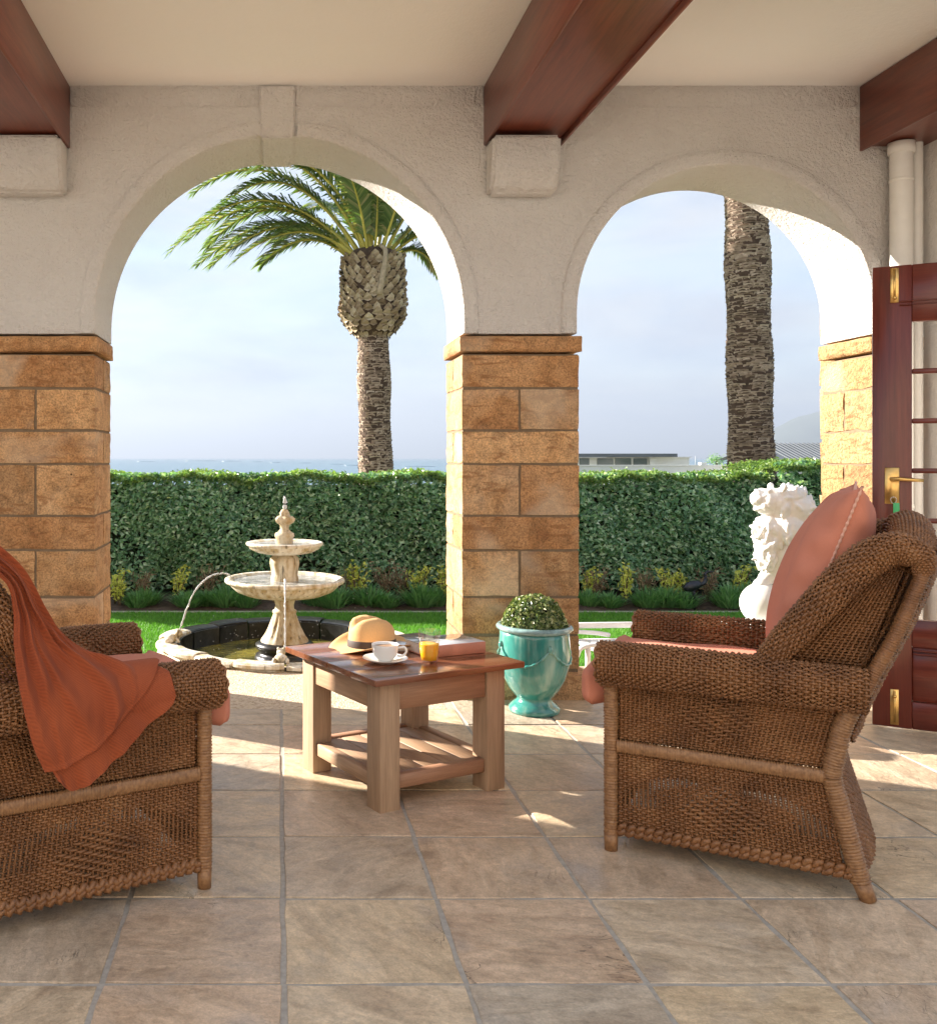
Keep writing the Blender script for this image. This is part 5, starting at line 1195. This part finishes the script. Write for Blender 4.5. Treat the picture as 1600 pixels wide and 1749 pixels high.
mb = MB(); mb.tube([(.070, -DT / 2 - .004, 1.095), (.070, -DT / 2 - .045, 1.095)], .008, 4, 10); mb.tube([(.064, -DT / 2 - .045, 1.095), (.10, -DT / 2 - .047, 1.096), (.15, -DT / 2 - .045, 1.092), (.185, -DT / 2 - .042, 1.090)], np.array([.009, .009, .008, .007]), 4, 10); mb.build('lever', M['brass'], pl)
for z0_, z1_ in ((1.872, 2.025), (.012, .168)):
    bo = dbox('flush_bolt', .066, .098, z0_, z1_, M['brass'], y0=-DT / 2 - .004, y1=-DT / 2 + .0005, bev=.0015)
    mb = MB(); mb.tube([(.082, -DT / 2 - .006, z0_ + .012), (.082, -DT / 2 - .006, z1_ - .008)], .0045, 3, 8); mb.ell((.082, -DT / 2 - .010, z0_ + .02 if z0_ > 1 else z1_ - .03), (.008, .008, .008)); mb.build('bolt', M['brass'], bo)
ke = empty('door_key', (0, 0, 0), 0, 'key with a green tag hanging in the door lock', 'key')
kp = Vector((.077, -DT / 2 - .005, 1.015)); ke.location = Matrix.Rotation(dang, 4, 'Z') @ kp + Vector(de.location); ke.rotation_euler = (0, 0, dang)
M['green_tag'] = mk_plain('green_plastic', (.06, .45, .16), .4); M['steel'] = mk_plain('steel', (.6, .6, .6), .3, 1.0)
MB().tube([(0, .006, 0), (0, -.022, 0)], .003, 3, 8).build('shank', M['steel'], ke)
a = np.linspace(0, 2 * np.pi, 24); MB().add(*tube_arrays(np.stack([.011 * np.cos(a), np.full(24, -.024), -.012 + .014 * np.sin(a)], -1), .0014, 6, (0, 1, 0))).build('ring', M['steel'], ke)
box('tag', -.002, .022, -.031, -.025, -.075, -.024, M['green_tag'], ke, .003, 2)

p_ = empty('downpipe', (3.065, 4.62, 0), 0, 'thick white downpipe beside the french door', 'pipe')
lathe('pipe', [(.050, -.02), (.050, 2.755)], M['white'], p_, 28); lathe('collar', [(.050, 2.70), (.060, 2.702), (.060, 2.752), (.051, 2.754)], M['white'], p_, 28)
lathe('joint', [(.0505, 2.56), (.0535, 2.562), (.0535, 2.575), (.0505, 2.577)], M['white'], p_, 28)
for z_ in (.95, 1.95): lathe('bracket', [(.0505, z_), (.054, z_ + .001), (.054, z_ + .02), (.0505, z_ + .021)], M['white'], p_, 28)
p_ = empty('thin_pipe', (3.158, 4.645, 0), 0, 'thinner white pipe running beside the thick downpipe', 'pipe'); lathe('pipe', [(.027, -.02), (.027, 2.76)], M['white'], p_, 20)
for z_ in (.9, 1.9): lathe('bracket', [(.0275, z_), (.031, z_ + .001), (.031, z_ + .02), (.0275, z_ + .021)], M['white'], p_, 20)

# ------------------------------------------------------------------ lion statue
M['plaster'] = mk_plain('white_painted_plaster', (.72, .705, .68), .55, var=.06, scale=14, bump=.2)
le = empty('lion_statue', (3.38, 6.35, gz), 0, 'white painted seated lion statue with its paw on a ball', 'statue')
def LP(px, py): return ((px - 1320) / 252, 1.2 - (py - 782) / 252 - gz)
def blob(items, name, vox, par=le, disp=None):
    mb = MB()
    for (px, py, y, rx, ry, rz, tilt) in items:
        x, z = LP(px, py); mb.ell((x, y, z), (rx, ry, rz), 16, 11, Matrix.Rotation(R(tilt), 4, 'Y'))
    o = mb.build(name, M['plaster'], par)
    rm = o.modifiers.new('remesh', 'REMESH'); rm.mode = 'VOXEL'; rm.voxel_size = vox; rm.use_smooth_shade = True
    sm = o.modifiers.new('smooth', 'SMOOTH'); sm.iterations = 2
    if disp:
        tx = bpy.data.textures.new(name + '_curls', 'CLOUDS'); tx.noise_scale = disp[1]; tx.noise_depth = 2
        dm_ = o.modifiers.new('curls', 'DISPLACE'); dm_.texture = tx; dm_.strength = disp[0]; dm_.mid_level = .45; dm_.texture_coords = 'LOCAL'
    return o
blob([(1362, 985, 0, .17, .16, .20, 0), (1400, 1015, 0, .22, .17, .22, 20), (1450, 1045, .0, .20, .19, .19, 0), (1340, 950, 0, .15, .16, .16, 0),
      (1350, 958, -.09, .105, .085, .165, 8), (1345, 1000, -.13, .065, .06, .14, 10), (1350, 1040, -.14, .05, .05, .10, 5), (1352, 1068, -.15, .07, .055, .035, 0),
      (1320, 965, .02, .08, .09, .12, 35), (1305, 985, .02, .055, .055, .09, 40), (1292, 1000, .0, .06, .055, .05, 20), (1282, 1004, -.03, .035, .024, .026, 0), (1281, 1006, .01, .035, .024, .026, 0), (1283, 1006, .05, .035, .022, .026, 0),
      (1470, 1075, -.15, .16, .06, .05, 0), (1470, 1075, .15, .16, .06, .05, 0)], 'body', .011)
mane = [(1322, 862, 0, .11, .115, .11, 0), (1345, 868, 0, .125, .135, .125, 0), (1330, 905, 0, .14, .145, .14, 0), (1306, 922, 0, .09, .105, .11, 15), (1297, 945, -.01, .055, .085, .085, 15), (1358, 905, 0, .105, .125, .14, 0), (1302, 903, 0, .08, .095, .1, 0), (1338, 848, 0, .10, .12, .075, -8)]
locks = []; g = np.random.default_rng(5)
for (px, py, y0_, rx, ry, rz_, tl) in mane:
    for k in range(62):
        d = g.normal(0, 1, 3); d /= np.linalg.norm(d)
        if px + d[0] * rx * 252 < 1312 and py - d[2] * rz_ * 252 < 886: continue
        locks.append((px + d[0] * rx * 252, py - d[2] * rz_ * 252 + 4, y0_ + d[1] * ry, .013 * g.uniform(.8, 1.4), .014, .034 * g.uniform(.7, 1.4), g.normal(15, 30)))
blob(mane + locks, 'mane', .0065, disp=(.006, .02))
blob([(1304, 858, 0, .095, .09, .095, 0), (1290, 852, 0, .070, .058, .050, -18), (1284, 846, 0, .048, .04, .030, -20), (1290, 868, 0, .05, .045, .022, -8), (1298, 838, -.045, .03, .022, .016, 0), (1298, 838, .045, .03, .022, .016, 0), (1284, 838, 0, .018, .024, .014, 0), (1318, 832, -.085, .02, .024, .03, 0), (1318, 832, .085, .02, .024, .03, 0), (1283, 855, -.03, .02, .02, .018, 0), (1283, 855, .03, .02, .02, .018, 0)], 'head', .007, disp=(.012, .03))
x, z = LP(1293, 1031); mb = MB(); mb.ell((x, 0, z), (.142, .142, .142), 40, 24); mb.build('ball', M['plaster'], le)
b = box_bm(-.30, .78, -.24, .24, 0, LP(0, 1066)[1] - .0, .012, 2); link('plinth', bm_mesh('plinth', b, True, R(50)), M['plaster'], le)

# ------------------------------------------------------------------ low white garden chair outside
ge = empty('garden_lounger', (1.93, 5.66, -.06), R(4), 'low white metal garden lounger on the paving outside the right arch', 'lounger')
for s in (-1, 1):
    for xx in (-.15, .55): MB().tube([(xx, .20 * s, .0), (xx, .20 * s, .165)], .016, 3, 8).build('leg', M['metal_white'], ge)
    MB().tube([(-.22, .20 * s, .10), (-.19, .20 * s, .155), (-.10, .20 * s, .172), (.05, .20 * s, .165), (.15, .20 * s, .15)], .017, 16, 8, ra=.8, rb=1.2).build('arm', M['metal_white'], ge)
    box('side_rail', -.10, .60, .19 * s - .012, .19 * s + .012, .10, .13, M['metal_white'], ge, .004, 1)
for k in range(9): box('slat', -.08 + k * .075, -.02 + k * .075, -.172, .172, .112, .126, M['metal_white'], ge, .003, 1)
box('long_rail', -.10, .62, .215, .24, .19, .225, M['metal_white'], ge, .004, 1)
box('corner_post', -.125, -.095, .212, .242, .0, .245, M['metal_white'], ge, .004, 1); 

# ------------------------------------------------------------------ sea haze
hz = bpy.data.materials.new('sea_haze'); hz.use_nodes = True; ht = hz.node_tree; ht.nodes.clear()
ho = ht.nodes.new('ShaderNodeOutputMaterial'); pv = ht.nodes.new('ShaderNodeVolumePrincipled')
pv.inputs['Color'].default_value = (.36, .42, .52, 1); pv.inputs['Density'].default_value = 1.1e-4; pv.inputs['Anisotropy'].default_value = .2
ht.links.new(pv.outputs[0], ho.inputs['Volume'])
hb = box('haze', -45000, 45000, -400, 65000, SEAZ - 15, 900, hz); tag(hb, kind='stuff')
